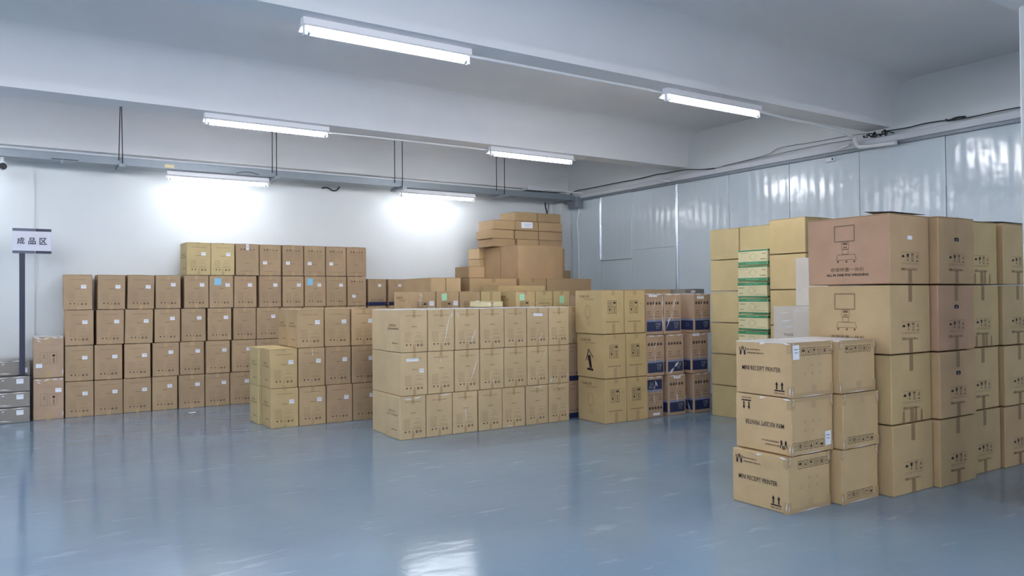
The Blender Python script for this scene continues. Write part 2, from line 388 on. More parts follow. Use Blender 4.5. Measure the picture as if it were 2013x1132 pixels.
# ------------------------------------------------------------------ print designs (one mesh per kind of box)
PR = {}
def design(kind, w, d, h, flip=False, side=True):
    k = (kind, round(w,2), round(d,3), round(h,3), flip, side)
    if k in PR: return PR[k]
    p = Print()
    if kind == 'till':
        p.face('front', w, d, h, flip)
        p.greek(0, h*.865, .165, .005, 'ink_soft', 3); p.greek(0, h*.605, .055, .007, 'ink_soft', 4)
        for j, v in enumerate((.46, .425, .39, .355, .32, .285, .25)):
            p.greek(-.062, h*v, .06, .004, 'ink_faint', 10+j)
            if j % 3 != 1: p.greek(.045, h*v, .09 if j > 2 else .05, .004, 'ink_faint', 20+j)
        p.rect(-.095, h*.355, .0015, h*.23, 'ink_faint'); p.rect(0, h*.235, .19, .0015, 'ink_faint')
        v = h*.165
        p.umbrella(-.078, v, .021); p.goblet(-.039, v, .022); p.poly([(-.048,v+.011),(-.03,v+.011),(-.039,v-.002)]); p.arrows(0, v, .024, 'ink_soft'); p.ring(.038, v, .0115, .0065); p.rect(.038, v-.011, .004, .008); p.ring(.076, v, .0125, .0055, n=8)
        if side:
            p.face('left', w, d, h, flip)
            p.text('触摸收银机', -.01, h*.635, .15, .024, 'ink_soft'); p.text('TOUCH POS MACHINE', -.005, h*.555, .25, .016, 'ink_soft', .02)
            p.disc(-.01, h*.21, .009, 'ink_soft', 6); p.greek(.055, h*.21, .1, .010, 'ink_soft', 6)
    elif kind == 'frame2':                               # box with two framed symbols per row
        p.face('front', w, d, h, flip)
        s_ = .050
        for (u, v, c) in ((-.05,.69,'a'),(.016,.69,'u'),(-.05,.535,'g'),(.016,.535,'s')):
            p.frame(u, h*v, s_, s_*1.2, .0035)
            if c == 'a': p.arrows(u, h*v, .036)
            if c == 'u': p.umbrella(u, h*v+.002, .038)
            if c == 'g': p.goblet(u, h*v, .036)
            if c == 's': p.text('5', u, h*v+.006, .018, .03, 'ink', .02); p.rect(u, h*v-.02, .03, .004)
        p.greek(.088, h*.685, .026, .005, 'ink_soft', 7); p.greek(-.01, h*.275, .18, .010, 'ink_soft', 9)
        p.face('left', w, d, h, flip)
        p.text('POS MACHINE', -.075, h*.865, .17, .026, 'ink_soft', .01); p.text('Touch system', .0, h*.795, .17, .024, 'ink_soft')
        for a in (0, 1):
            pts = [(-.02+.045*math.cos(t*.628)+a*.01, h*.5+.075*math.sin(t*.628)) for t in range(10)]
            p.path(pts, .0025, 'ink_faint', 0, True)
        p.path([(-.05,h*.24),(-.02,h*.4),(.005,h*.24)], .003, 'ink_faint', 0, True); p.path([(-.05,h*.2),(.02,h*.2),(.02,h*.3)], .003, 'ink_faint')
    elif kind == 'stand2':                               # same with a bold drawing of a screen on its stand
        
        p.face('front', w, d, h, flip); s_ = .050
        for (u, v, c) in ((-.05,.69,'a'),(.016,.69,'u'),(-.05,.535,'g'),(.016,.535,'s')):
            p.frame(u, h*v, s_, s_*1.2, .0035)
            if c == 'a': p.arrows(u, h*v, .036)
            if c == 'u': p.umbrella(u, h*v+.002, .038)
            if c == 'g': p.goblet(u, h*v, .036)
            if c == 's': p.text('5', u, h*v+.006, .018, .03, 'ink', .02); p.rect(u, h*v-.02, .03, .004)
        p.greek(.088, h*.685, .026, .005, 'ink_soft', 7); p.greek(-.01, h*.275, .18, .010, 'ink_soft', 9)
        p.face('left', w, d, h, flip)
        p.text('POS MACHINE', -.075, h*.865, .17, .026, 'ink_soft', .01); p.text('Touch system', .0, h*.795, .17, .024, 'ink_soft')
        p.path([(-.075,h*.38),(-.03,h*.65),(.05,h*.46)], .010, 'ink'); p.path([(-.03,h*.65),(-.045,h*.40)], .006, 'ink')
        p.poly([(-.048,h*.5),(.0,h*.52),(.028,h*.22),(-.012,h*.22)], 'ink'); p.poly([(-.06,h*.22),(-.052,h*.17),(.05,h*.155),(.042,h*.21)], 'ink')
    elif kind == 'cart':                                 # navy banded box
        p.face('front', w, d, h, flip)
        for j in range(5):
            u = -w*.36 + j*w*.165
            p.disc(u, h*.775, w*.062, 'ink', 10); p.disc(u+.001, h*.78, w*.026, 'ink_faint', 6, lift=.0003)
        for u in (-w*.3, w*.2):
            p.greek(u, h*.57, .05, .009, 'ink_soft', 3); p.greek(u, h*.515, .05, .009, 'ink_soft', 5)
        p.greek(0, h*.45, w*.8, .008, 'ink_soft', 8)
        p.rect(0, h*.345, w*.86, h*.05, 'blue_fade'); p.rect(0, h*.2, w*.86, h*.24, 'navy')
        c = 'pale_ink'; u0_, v0_ = w*.18, h*.21
        p.path([(u0_-.028,v0_+.03),(u0_+.03,v0_+.03),(u0_+.018,v0_-.008),(u0_-.02,v0_-.008)], .004, c, .0004, True)
        p.path([(u0_-.012,v0_+.018),(u0_+.012,v0_+.018),(u0_+.008,v0_+.004)], .003, c, .0004)
        p.line((u0_+.018,v0_-.008),(u0_+.044,v0_+.038), .003, c, .0004); p.disc(u0_-.012, v0_-.024, .006, c, 6, lift=.0004); p.disc(u0_+.014, v0_-.024, .006, c, 6, lift=.0004)
        p.face('left', w, d, h, flip)
        p.rect(0, h*.345, d*.9, h*.05, 'blue_fade'); p.rect(0, h*.2, d*.9, h*.24, 'navy'); 
        for j in range(8):
            a, b = math.radians(j*45), math.radians(j*45+45); p.line((d*.2+.02*math.cos(a), h*.22+.02*math.sin(a)), (d*.2+.02*math.cos(b), h*.22+.02*math.sin(b)), .003, c, .0004)
    elif kind == 'base':                                 # box with a navy foot
        p.face('front', w, d, h, flip)
        p.rect(0, h*.065, w*.985, h*.13, 'navy'); 
        p.umbrella(-.078, h*.20, .018); p.goblet(-.039, h*.20, .02); p.arrows(0, h*.20, .022); p.ring(.038, h*.20, .010, .005); p.ring(.076, h*.20, .011, .005, n=8)
        p.greek(-.03, h*.78, .05, .007, 'ink_soft', 4); p.greek(0, h*.9, .16, .004, 'ink_soft', 3)
        p.face('left', w, d, h, flip); p.rect(0, h*.065, d*.985, h*.13, 'navy')
    elif kind == 'big' or kind == 'bigart':
        p.face('front', w, d, h, flip)
        u0_ = -w*.2; k_ = .056
        for j in range(4):
            u = -.082 + j*k_
            p.line((u-k_/2+.003,h*.46),(u+k_/2-.003,h*.46), .0018, 'ink_soft'); p.line((u+k_/2,h*.46),(u+k_/2,h*.30), .0015, 'ink_faint')
            if j == 0: p.disc(u, h*.385, .017, 'ink', 8, 0, 180)
            if j == 1: p.goblet(u, h*.39, .045)
            if j == 2:
                for q in (-.008, .008): p.rect(u+q, h*.392, .004, .042); p.poly([(u+q-.007,h*.42),(u+q+.007,h*.42),(u+q,h*.455)])
                p.rect(u, h*.335, .03, .004)
            if j == 3: p.text('4', u, h*.40, .018, .034, 'ink'); p.rect(u, h*.335, .026, .006)
        p.greek(0, h*.30, .21, .004, 'ink_faint', 2); p.rect(0, h*.28, .22, .0015, 'ink_faint')
        p.text('规格:65X52X48cm', -.01, h*.215, .19, .020, 'ink_soft', .01)
        if kind == 'bigart':
            p.face('left', w, d, h, flip); c = 'ink_soft'
            p.frame(-.017, h*.765, .15, h*.235, .005, c); p.frame(-.017, h*.765, .138, h*.21, .0015, 'ink_faint')
            p.frame(-.012, h*.585, .055, h*.10, .003, c); p.rect(-.012, h*.61, .035, h*.03, c); p.rect(-.012, h*.56, .03, h*.015, c)
            p.frame(-.012, h*.49, .045, h*.07, .003, c); p.path([(-.07,h*.45),(.06,h*.45),(.07,h*.37),(-.08,h*.37)], .003, c, 0, True)
            for u in (-.068, -.003, .055): p.disc(u, h*.345, .008, c, 8)
            p.text('收银称重一体机', -.0, h*.225, .25, .027, 'ink_soft', .01)
            p.text('ALL IN ONE POS WEIGHING', -.0, h*.145, .315, .018, 'ink', .035)
    elif kind == 'printer' or kind == 'printer_back':
        p.face('front', w, d, h, flip)
        n = 6; k_ = .039; u0_ = -w*.22 if kind == 'printer' else -w*.30
        if kind == 'printer_back': k_ = .035
        for j in range(n):
            u = u0_ + j*k_*1.36; v = h*.845; p.frame(u, v, k_, k_*1.15, .0028)
            (p.umbrella, p.cross, p.goblet, p.arrows, p.stack, p.recycle)[j](u, v, k_*.72)
        for (u, v) in ((-.0,.58),(.075,.58),(-.075,.42),(.0,.42),(.075,.42)):
            if kind == 'printer': p.path([(u-.012,h*v),(u,h*v),(u,h*v+.012)], .0025, 'ink_soft')
        if kind == 'printer':
            p.face('left', w, d, h, flip)
            p.text('MINI RECEIPT PRINTER', -.012, h*.50, .295, .029, 'ink', .006)
            u, v = -.155, h*.83                                 # two hands holding a gem
            for q in (-1, 1):
                p.poly([(u+q*x*.78, v+y*.8) for x, y in ((.030,-.035),(.014,-.035),(.010,-.010),(.014,.002),(.022,.004),(.028,-.006))]); p.line((u+q*.022, v), (u+q*.025, v+.020), .006)
            p.ring(u, v+.014, .013, .005, n=8); p.disc(u, v+.014, .005, 'ink', 6)
            p.greek(-.07, h*.855, .105, .008, 'ink_soft', 2); p.greek(-.055, h*.79, .13, .010, 'ink_soft', 3)
            for q in (.105, .145):
                p.rect(q, h*.185, .010, .032); p.poly([(q-.011,h*.225),(q+.011,h*.225),(q,h*.285)])
            p.rect(.125, h*.115, .075, .008); p.greek(.125, h*.065, .075, .007, 'ink_soft', 5)
    elif kind == 'green':
        p.face('left', w, d, h, flip)                            # the long face looks to the left
        p.rect(0, h*.875, d*.985, h*.19, 'green'); p.greek(0, h*.875, d*.45, h*.05, 'green_pale', 3, .0004); p.rect(0, h*.055, d*.985, h*.09, 'green')
        p.greek(-d*.36, h*.63, .075, h*.05, 'ink', 1); p.greek(-d*.38, h*.27, .045, h*.05, 'ink_soft', 2); p.greek(d*.28, h*.20, d*.34, h*.025, 'ink_soft', 4)
        p.path([(-.055,h*.42),(-.02,h*.68),(.02,h*.6),(.03,h*.36),(-.005,h*.2)], .0025, 'ink_faint', 0, True)
        p.line((.02,h*.3),(.05,h*.52), .003, 'ink_faint')
        p.face('front', w, d, h, flip); p.rect(0, h*.875, w*.985, h*.19, 'green'); p.rect(0, h*.055, w*.985, h*.09, 'green')
    elif kind == 'foot':
        p.face('front', w, d, h, flip)
        for u in (-.045, .045): p.frame(u, h*.48, .07, h*.28, .002, 'ink_soft')
        p.disc(.05, h*.54, .014, 'ink', 8); p.rect(.05, h*.42, .006, .06); p.text('C', -.04, h*.52, .025, .04, 'ink_soft', .02); p.greek(0, h*.8, .2, .004, 'ink_faint', 2)
    elif kind == 'name':
        p.face('front', w, d, h, flip)
        p.rect(0, h*.79, w, .0015, 'ink_faint'); p.greek(0, h*.70, w*.62, .009, 'ink_soft', 3); p.greek(0, h*.62, w*.15, .010, 'ink_faint', 4); p.greek(0, h*.52, w*.5, .005, 'ink_soft', 6)
    elif kind == 'dots':
        p.face('front', w, d, h, flip)
        for j in range(5): p.disc(-w*.3+j*w*.15, h*.60, w*.058, 'ink', 10); p.disc(-w*.3+j*w*.15, h*.605, w*.02, 'ink_faint', 6, lift=.0003)
        for u in (-w*.27, w*.25): p.greek(u, h*.45, .04, .009, 'ink_soft', 3); p.greek(u, h*.36, .04, .009, 'ink_soft', 5)
    elif kind == 'pc':
        p.face('left', w, d, h, flip)
        p.text('ALL-IN', .06, h*.58, .11, .022, 'ink_soft', .01); p.text('TOUCH PC', -.02, h*.38, .16, .022, 'ink_soft', .02)
    PR[k] = p.chunks('printed_marks')
    return PR[k]

# ------------------------------------------------------------------ a carton
STK = {}
def sticker_mesh(w, h, lines, mat='paper'):
    k = (w, h, lines, mat)
    if k in STK: return STK[k]
    p = Print(); p.face('front', w, 0, h); p.OFF = 0
    p.rect(0, h/2, w, h, mat)
    for j in range(lines): p.greek(w*.08, h*(.7-.22*j), w*(.72 if j == 0 else .5), h*.09, 'paper_ink', 5+j, .0003)
    STK[k] = p.make('paper_sticker'); return STK[k]

TAPE = {}
def tape_mesh(d, h, tw, td, bu, top, mat):
    """tape over the centre seam: along the top, tabs folded down the front, and one folded up from below"""
    k = (round(d,3), round(h,3), tw, td, bu, top, mat)
    if k in TAPE: return TAPE[k]
    p = Print(); p.face('front', 1, d, h); p.OFF = .0005
    if td: p.rect(0, h-td/2, tw, td, mat)
    if bu: p.rect(0, bu/2, tw, bu, mat)
    if top:
        a = Vector((0,0,h+.0042))
        b = len(p.v); p.v += [Vector((-tw/2,-d/2,h+.0042)), Vector((tw/2,-d/2,h+.0042)), Vector((tw/2,d/2,h+.0042)), Vector((-tw/2,d/2,h+.0042))]; p.f.append((b,b+1,b+2,b+3)); p.m.append(p.mi(mat))
    TAPE[k] = p.chunks('packing_tape'); return TAPE[k]

def carton(x0, x1, yf, d, z0, h, mat, label, group, kind=None, flip=False, rz=0.0, exposed=False, sticker=None,
           tape=(0.035, 0.05, 0.05), tape_mat='tape_clear', notes=(), name='cardboard_box', bulge=0.0, side=True, topmat=None, folds=(), tilt=0.0, leftmat=None, zgap=0.0035):
    w = x1-x0-0.004; rr = random.Random(int((x0*31+yf*17+z0*13)*1000))
    g = 0.0015
    bm = bmesh.new()
    hh = h - (0.004 if exposed else 0.0) - zgap
    box_bm(bm, -w/2, w/2, -d/2, d/2, 0, hh, 0, 0.0048)
    if bulge:
        bmesh.ops.subdivide_edges(bm, edges=[e for e in bm.edges if e.calc_length() > .1], cuts=5, use_grid_fill=True)
    js = [(rr.uniform(-g, g), rr.uniform(-g, g)) for _ in range(4)]
    ph = rr.uniform(0, 6)
    for v in bm.verts:
        fx = v.co.x/w+.5; fz = v.co.z/h
        a = js[0][0]*(1-fx)*(1-fz)+js[1][0]*fx*(1-fz)+js[2][0]*(1-fx)*fz+js[3][0]*fx*fz
        if v.co.y > 0: v.co.y += a*2
        if bulge:
            ex = 1-abs(v.co.x)/(w/2); ey = 1-abs(v.co.y)/(d/2); ez = 1-abs(fz*2-1)
            s = math.sin(v.co.x*17+ph)*math.sin(v.co.z*15+ph)*math.sin(v.co.y*13+ph)
            if ex < .02: v.co.x -= math.copysign(bulge*(.35+.4*s)*(.6+abs(s)), v.co.x)*(1-ez*ey)
            if ey < .02 and v.co.y > 0: v.co.y -= bulge*abs(s)
    if leftmat:
        bm.normal_update()
        for f in bm.faces:
            if f.normal.x < -.7: f.material_index = 1
    root = finish(bm, name, [mat] + ([leftmat] if leftmat else []))
    root.location = ((x0+x1)/2, yf+d/2, z0); root.rotation_euler = (0, tilt, rz)
    tag(root, label, 'box', group)
    if exposed:                                                    # two outer flaps meeting on the centre line
        fm = topmat or mat
        for sgn in (-1, 1):
            b2 = bmesh.new(); a, b = (0.0012, w/2-.001) if sgn > 0 else (-w/2+.001, -0.0012)
            vs = box_bm(b2, a, b, -d/2+.001, d/2-.001, hh+.0002, hh+.0038)
            up = rr.uniform(0, .004) if not bulge else 0
            for v in vs:
                if abs(v.co.x) < .01: v.co.z += up
            finish(b2, 'flap', [fm], root)
    tw, td, bu = tape
    if td or bu or exposed:
        for me in tape_mesh(d, hh, tw, td, bu, False, tape_mat):
            o = bpy.data.objects.new('packing_tape', me); C.objects.link(o); o.parent = root
    if kind:
        for me in design(kind, w, d, hh, flip, side):
            o = bpy.data.objects.new('printed_marks', me); C.objects.link(o); o.parent = root
    if sticker:
        for (u, v, sw, sh, ln) in (sticker if isinstance(sticker, list) else [sticker]):
            o = bpy.data.objects.new('paper_sticker', sticker_mesh(sw, sh, ln)); C.objects.link(o); o.parent = root
            o.location = (u, -d/2-.0022, v); o.rotation_euler = (0, rr.uniform(-.04, .04), 0); o['label'] = 'white printed paper sticker'
    for (u, v, sw, sh, m) in notes:
        o = bpy.data.objects.new('sticky_note', sticker_mesh(sw, sh, 0, m)); C.objects.link(o); o.parent = root
        o.location = (u, -d/2-.0035, v); o.rotation_euler = (math.radians(4), rr.uniform(-.08, .08), 0); o['label'] = ('light blue' if 'blue' in m else 'pale green') + ' sticky note'
    for (sd, pts, t) in folds:
        p = Print(); p.face(sd, w, d, hh); p.OFF = .003
        for a, b in zip(pts, pts[1:]):
            dx, dy = b[0]-a[0], b[1]-a[1]; l = math.hypot(dx, dy) or 1; nx, ny = -dy/l*t/2, dx/l*t/2
            m_ = ((a[0]+b[0])/2, (a[1]+b[1])/2)
            p.poly([a, (m_[0]+nx, m_[1]+ny), b, (m_[0]-nx, m_[1]-ny)], 'film')
        o = bpy.data.objects.new('film_fold', p.make('film_fold')); C.objects.link(o); o.parent = root; o['label'] = 'crease of clear stretch film, highlight painted white'
    return root

ORD = ['', 'first', 'second', 'third', 'fourth', 'fifth', 'sixth', 'seventh', 'eighth', 'ninth', 'tenth', 'eleventh', 'twelfth', 'thirteenth', 'fourteenth']
def nth(i): return ORD[i]

# ------------------------------------------------------------------ the room
XW, YB, YC = 7.82, 10.42, 3.57          # right wall, back wall, ceiling
XL, YN = -6.0, -4.5                      # far left wall, wall behind the camera
BEAM = 3.10
def struct(name, x0, x1, y0, y1, z0, z1, mat, parent=None, bev=0):
    o = boxo(name, x0, x1, y0, y1, z0, z1, mat, parent, bev); o['kind'] = 'structure'; return o
struct('floor', XL-.2, XW+.2, YN-.2, YB+.2, -.12, 0, 'floor')
ceiling = struct('ceiling', XL-.2, XW+.2, YN-.2, YB+.2, YC, YC+.15, 'ceil')
wall_back = struct('wall_back', XL, XW, YB, YB+.2, 0, YC, 'wall')
wall_right = struct('wall_right', XW, XW+.2, YN, YB+.2, 0, YC, 'wall')
# ceiling beams (monolithic with the slab), the one along the back wall is shallow
for nm, a, b in (('trim_1', 4.60, 4.86), ('trim_2', 7.53, 7.78), ('trim_3', 1.70, 2.28), ('trim_4', -1.25, -1.0), ('trim_5', 10.29, YB)):
    # soffit, two sides and a cove added to soften the shading at the slab
    cr_ = .27; L = [(a, BEAM)] + [(a-cr_*(1-math.cos(t*math.pi/16)), YC-cr_+cr_*math.sin(t*math.pi/16)) for t in range(9)]
    Rr = ([(b, BEAM)] + [(b+cr_*(1-math.cos(t*math.pi/16)), YC-cr_+cr_*math.sin(t*math.pi/16)) for t in range(9)]) if b < 10 else [(b, BEAM), (b, YC)]
    prof = L[::-1] + Rr + [(Rr[-1][0], YC+.05), (L[-1][0], YC+.05)]
    bm = bmesh.new(); A = [bm.verts.new((XL, y, z)) for y, z in prof]; B = [bm.verts.new((XW, y, z)) for y, z in prof]; n = len(prof)
    for i in range(n):
        f = bm.faces.new((A[i], A[(i+1)%n], B[(i+1)%n], B[i])); f.smooth = True
    bm.faces.new(A[::-1]); bm.faces.new(B); bmesh.ops.recalc_face_normals(bm, faces=bm.faces)
    for e in bm.edges:
        if abs(e.verts[0].co.z-BEAM) < 1e-4 and abs(e.verts[1].co.z-BEAM) < 1e-4: e.smooth = False
        if len(e.link_faces) == 2 and e.calc_face_angle(0) > 1.0: e.smooth = False
    o = finish(bm, nm, ['ceil']); o['kind'] = 'structure'
# left part of the back wall stands slightly proud
struct('trim_6', XL, 0.148, YB-.02, YB, 0, BEAM, 'wall')
# column in the far right corner and the one at the right edge of the view
struct('trim_7', 7.575, 7.815, 10.15, YB, 0, 2.88, 'wall')
struct('trim_8', 5.203, 5.60, 1.86, 2.23, 0, BEAM, 'wall', None, 0.012)
# left wall and the wall behind the camera, both with a row of windows
def windowed(name, axis, lo, hi, at, out, win, n0, z0=0.95, z1=2.75):
    put = (lambda bm, a0, a1, p0, p1, c0, c1: box_bm(bm, p0, p1, a0, a1, c0, c1)) if axis == 'y' else (lambda bm, a0, a1, p0, p1, c0, c1: box_bm(bm, a0, a1, p0, p1, c0, c1))
    P0, P1 = min(at, out), max(at, out); pm = (P0+P1)/2
    ys = [lo] + [v for ab in win for v in ab] + [hi]; wl = bmesh.new()
    for i in range(0, len(ys), 2): put(wl, ys[i], ys[i+1], P0, P1, 0, YC)
    for a, b in win: put(wl, a, b, P0, P1, 0, z0); put(wl, a, b, P0, P1, z1, YC)
    o = finish(wl, name, ['wall']); o['kind'] = 'structure'
    for i, (a, b) in enumerate(win):
        wd = empty('window_%d' % (i+n0), (0,0,0)); wd['kind'] = 'structure'
        fb = bmesh.new()
        for q in ((a, a+.05, z0, z1), (b-.05, b, z0, z1), (a, b, z0, z0+.05), (a, b, z1-.05, z1), ((a+b)/2-.03, (a+b)/2+.03, z0, z1)): put(fb, q[0], q[1], pm-.03, pm+.03, q[2], q[3])
        wf_ = finish(fb, 'window_frame', ['pvc'], wd)
        fb = bmesh.new(); put(fb, a+.05, b-.05, pm-.003, pm+.003, z0+.05, z1-.05); finish(fb, 'window_pane', ['glass'], wf_)
        ld = bpy.data.lights.new('window_portal', 'AREA'); ld.shape = 'RECTANGLE'; ld.size = (b-a); ld.size_y = z1-z0; ld.cycles.is_portal = True
        lo_ = bpy.data.objects.new('window_portal', ld); C.objects.link(lo_)
        inw = Vector((1,0,0)) if axis == 'y' else Vector((0,1,0))
        lo_.rotation_euler = inw.to_track_quat('-Z', 'Z').to_euler()
        lo_.location = (at, (a+b)/2, (z0+z1)/2) if axis == 'y' else ((a+b)/2, at, (z0+z1)/2)
windowed('wall_left', 'y', YN, YB, XL, XL-.2, [(-3.4, -1.2), (1.6, 3.8)], 1)
windowed('wall_behind', 'x', XL, XW, YN, YN-.2, [(-5.2, -2.6), (-1.8, .8), (1.6, 4.2), (5.0, 7.4)], 3)

# coated panels cladding the right wall, edge by edge
seams = [10.14, 9.385, 8.665, 7.71, 6.78, 5.85, 4.94, 4.01, 3.08, 2.15, 1.22, .29, -.64, -1.57, -2.5, -3.43, -4.4]
for i in range(len(seams)-1):
    y1, y0 = seams[i], seams[i+1]
    px = XW-.045
    if i == 1:                                              # the short overlay panel beside the zinc stud
        boxo('wall_panel', px, XW-.002, y0+.003, y1-.003, 0.004, 1.885, 'panel', wall_right, .002)
        boxo('wall_panel', px+.012, XW-.002, y0+.003, y1-.003, 1.892, 2.905, 'panel', wall_right, .002)
        boxo('overlay_panel', px-.014, px+.006, y0-.01, y1-.02, 1.892, 2.905, 'panel', wall_right, .002)
    elif i == 2:
        boxo('wall_panel', px, XW-.002, y0+.003, y1-.003, 0.004, 2.02, 'panel', wall_right, .002)
        boxo('wall_panel', px+.004, XW-.002, y0+.003, y1-.003, 2.023, 2.905, 'panel', wall_right, .002)
    else:
        boxo('wall_panel', px+(i%2)*.003, XW-.002, y0+.003, y1-.003, 0.004, 2.905, 'panel', wall_right, .002)
for (y, z0) in ((9.385, 1.90), (7.71, 0.004)):
    o = boxo('zinc_stud', XW-.062, XW-.03, y-.022, y+.022, z0, 2.905, 'steel', wall_right, .003)
    boxo('zinc_stud', XW-.072, XW-.05, y-.006, y+.006, z0, 2.905, 'steel', wall_right, .002)
# the ledge the panels run up to
o = struct('trim_9', XW-.13, XW, YN, 10.13, 2.925, 2.99, 'trunk', None, .004)
o = struct('trim_10', XW-.10, XW, YN, 10.13, 2.895, 2.925, 'galv', None)  # recessed grey strip standing in for the shadow under the ledge

# ------------------------------------------------------------------ lamps
LG = 'fluorescent batten lights'
def lamp(x0, y, ztube, label, up=0.045, group=LG, along=1.22, glow='tube'):
    t = empty('fluorescent_light', (x0, y, ztube), label, 'lamp', group)
    L_ = along
    bm = bmesh.new()                                            # trapezoid housing with reflector wings
    prof = [(-.028, up+.045), (.028, up+.045), (.032, up), (.075, up-.024), (.073, up-.028), (.022, up-.006), (-.022, up-.006), (-.073, up-.028), (-.075, up-.024), (-.032, up)]
    A = [bm.verts.new((0.0, a, b)) for a, b in prof]; B = [bm.verts.new((L_, a, b)) for a, b in prof]; n = len(prof)
    for i in range(n): bm.faces.new((A[i], A[(i+1)%n], B[(i+1)%n], B[i]))
    bm.faces.new(A[::-1]); bm.faces.new(B); bmesh.ops.recalc_face_normals(bm, faces=bm.faces)
    finish(bm, 'housing', ['lampwhite'], t)
    for xx in (0.008, L_-.03):
        bm = bmesh.new(); box_bm(bm, xx, xx+.022, -.017, .017, -.022, up-.004, 0, .003); finish(bm, 'tube_socket', ['lampwhite'], t)
    bm = bmesh.new(); tube_bm(bm, [(.032,0,0),(L_-.032,0,0)], .0165, 10); bmesh.ops.recalc_face_normals(bm, faces=bm.faces)
    tb_ = finish(bm, 'tube', [glow], t)
    bm = bmesh.new()
    for a in ((.030,.05),(L_-.05,L_-.03)): tube_bm(bm, [(a[0],0,0),(a[1],0,0)], .0172, 10)
    bmesh.ops.recalc_face_normals(bm, faces=bm.faces); finish(bm, 'tube_cap', ['steel'], tb_)
    return t
ZB = 3.012
lamp(1.50, 4.73, ZB, 'batten light on the near beam, largest and nearest lamp in view')
lamp(4.64, 4.73, ZB, 'batten light on the near beam towards the panelled right wall')
lamp(1.475, 7.645, ZB, 'batten light on the far beam, left one of its two')
lamp(4.655, 7.645, ZB, 'batten light on the far beam, right one of its two')
lamp(1.497, 9.99, 2.800, 'batten light hung under the cable tray, the left one', glow='tube_old')
lamp(4.585, 9.99, 2.800, 'batten light hung under the cable tray, the right one', glow='tube_old')
for (x, y, t_) in ((-1.62, 4.73, 'near beam, first lamp left of the view'), (-4.7, 4.73, 'near beam, farthest left of the view'), (-1.62, 7.645, 'far beam, first lamp left of the view'), (-4.7, 7.645, 'far beam, farthest left of the view'),
                   (-4.7, 2.0, 'beam overhead, farthest left'), (-1.62, 2.0, 'beam overhead, left of the camera'), (1.5, 2.0, 'beam overhead, above the camera'), (-1.6, -1.12, 'beam behind the camera, left'), (1.5, -1.12, 'beam behind the camera, middle'), (4.64, -1.12, 'beam behind the camera, right')):
    lamp(x, y, ZB, 'batten light out of view on the ' + t_)
for x in (-1.6, -4.7): lamp(x, 9.99, 2.800, 'batten light out of view under the tray, %s' % ('nearer the view' if x > -2 else 'farther left'), glow='tube_old')

# conduits between the lamps
def pipe(name, pts, r, mat, label, cat='pipe', group=None, n=0):
    o = tubeo(name, smooth_path(pts, 5) if n else pts, r, mat); return tag(o, label, cat, group)
pipe('conduit', [(2.72,4.775,3.075),(3.6,4.79,3.08),(4.64,4.775,3.075)], .011, 'pvc', 'white conduit between the two lamps of the near beam', n=1)
pipe('conduit', [(5.86,4.76,3.065),(6.4,4.84,3.075),(6.9,4.87,3.08),(7.3,4.88,3.06),(7.50,4.885,3.035),(7.56,4.885,3.03)], .014, 'pvc', 'white conduit from the near beam lamp to the wall ledge', n=1)
pipe('conduit', [(2.695,7.70,3.06),(3.6,7.735,3.075),(4.655,7.70,3.07)], .010, 'pvc', 'white conduit between the two lamps of the far beam', n=1)
pipe('conduit', [(7.60,4.885,3.03),(7.655,4.88,2.94),(7.665,4.80,2.915),(7.665,4.45,2.895)], .023, 'pvc', 'white elbow conduit bent over the wall ledge', n=1)
pipe('conduit', [(7.66,4.98,2.965),(7.655,5.12,2.935)], .011, 'pvc', 'short slanted white conduit stub by the elbow conduit')
pipe('conduit', [(7.64,7.93,2.985),(7.64,7.90,2.965),(7.655,7.72,2.925)], .009, 'pvc', 'short bent white conduit under the ledge above the zinc stud')
pipe('conduit', [(7.755,9.95,2.90),(7.755,9.92,2.75),(7.757,9.965,2.55),(7.757,9.94,2.2),(7.757,9.93,1.2),(7.757,9.93,.02)], .014, 'pvc', 'white conduit running down the panel beside the corner column', n=1)
pipe('conduit', [(7.0,9.825,3.03),(7.35,9.82,3.025),(7.6,9.79,3.01),(7.70,9.74,3.005)], .010, 'pvc', 'white conduit lying over the tray end at the corner', n=1)
# black cables along the ledge of the right wall
def wire(pts, r, mat, label, group=None, n=6): 
    o = tubeo('cable', smooth_path(pts, n), r, mat, seg=6); return tag(o, label, 'cable', group)
wire([(7.70,10.12,2.96),(7.70,10.06,3.03),(7.72,9.92,3.07),(7.74,9.6,3.07),(7.74,9.0,3.072),(7.75,8.5,3.07),(7.75,8.1,3.082),(7.75,7.9,3.075),(7.73,7.5,3.062),(7.715,7.2,3.02),(7.705,6.95,3.0)], .007, 'black', 'black cable sagging along the ledge up to the far beam')
wire([(7.80,6.9,3.03),(7.79,6.2,3.06),(7.78,5.98,3.113),(7.78,5.5,3.10),(7.78,5.0,3.09),(7.76,4.75,3.06)], .004, 'grey_wire', 'thin grey cable strung above the ledge between the beams')
wire([(7.76,7.3,2.998),(7.75,6.3,3.03),(7.75,5.5,3.045),(7.75,5.0,3.035)], .0045, 'grey_wire', 'lower thin grey cable lying on the ledge')
_c = wire([(7.75,4.66,3.06),(7.76,4.4,3.05),(7.77,4.2,3.06),(7.76,4.0,3.048),(7.75,3.92,3.033),(7.75,3.7,3.03),(7.75,3.4,3.035),(7.75,3.0,3.02),(7.75,2.0,3.02),(7.75,0,3.01)], .006, 'black', 'black cable along the ledge near the right edge')
tubeo('cable_splice', smooth_path([(7.755,3.99,3.052),(7.74,3.95,3.036),(7.745,3.88,3.05),(7.75,3.8,3.044)], 5), .011, 'black', _c, 6)
rt = random.Random(4); pts = []
for i in range(30):
    pts.append((7.70+rt.uniform(-.03,.05), 4.86-.012*i*.95+rt.uniform(-.04,.04), 3.03+rt.uniform(-.028,.04)))
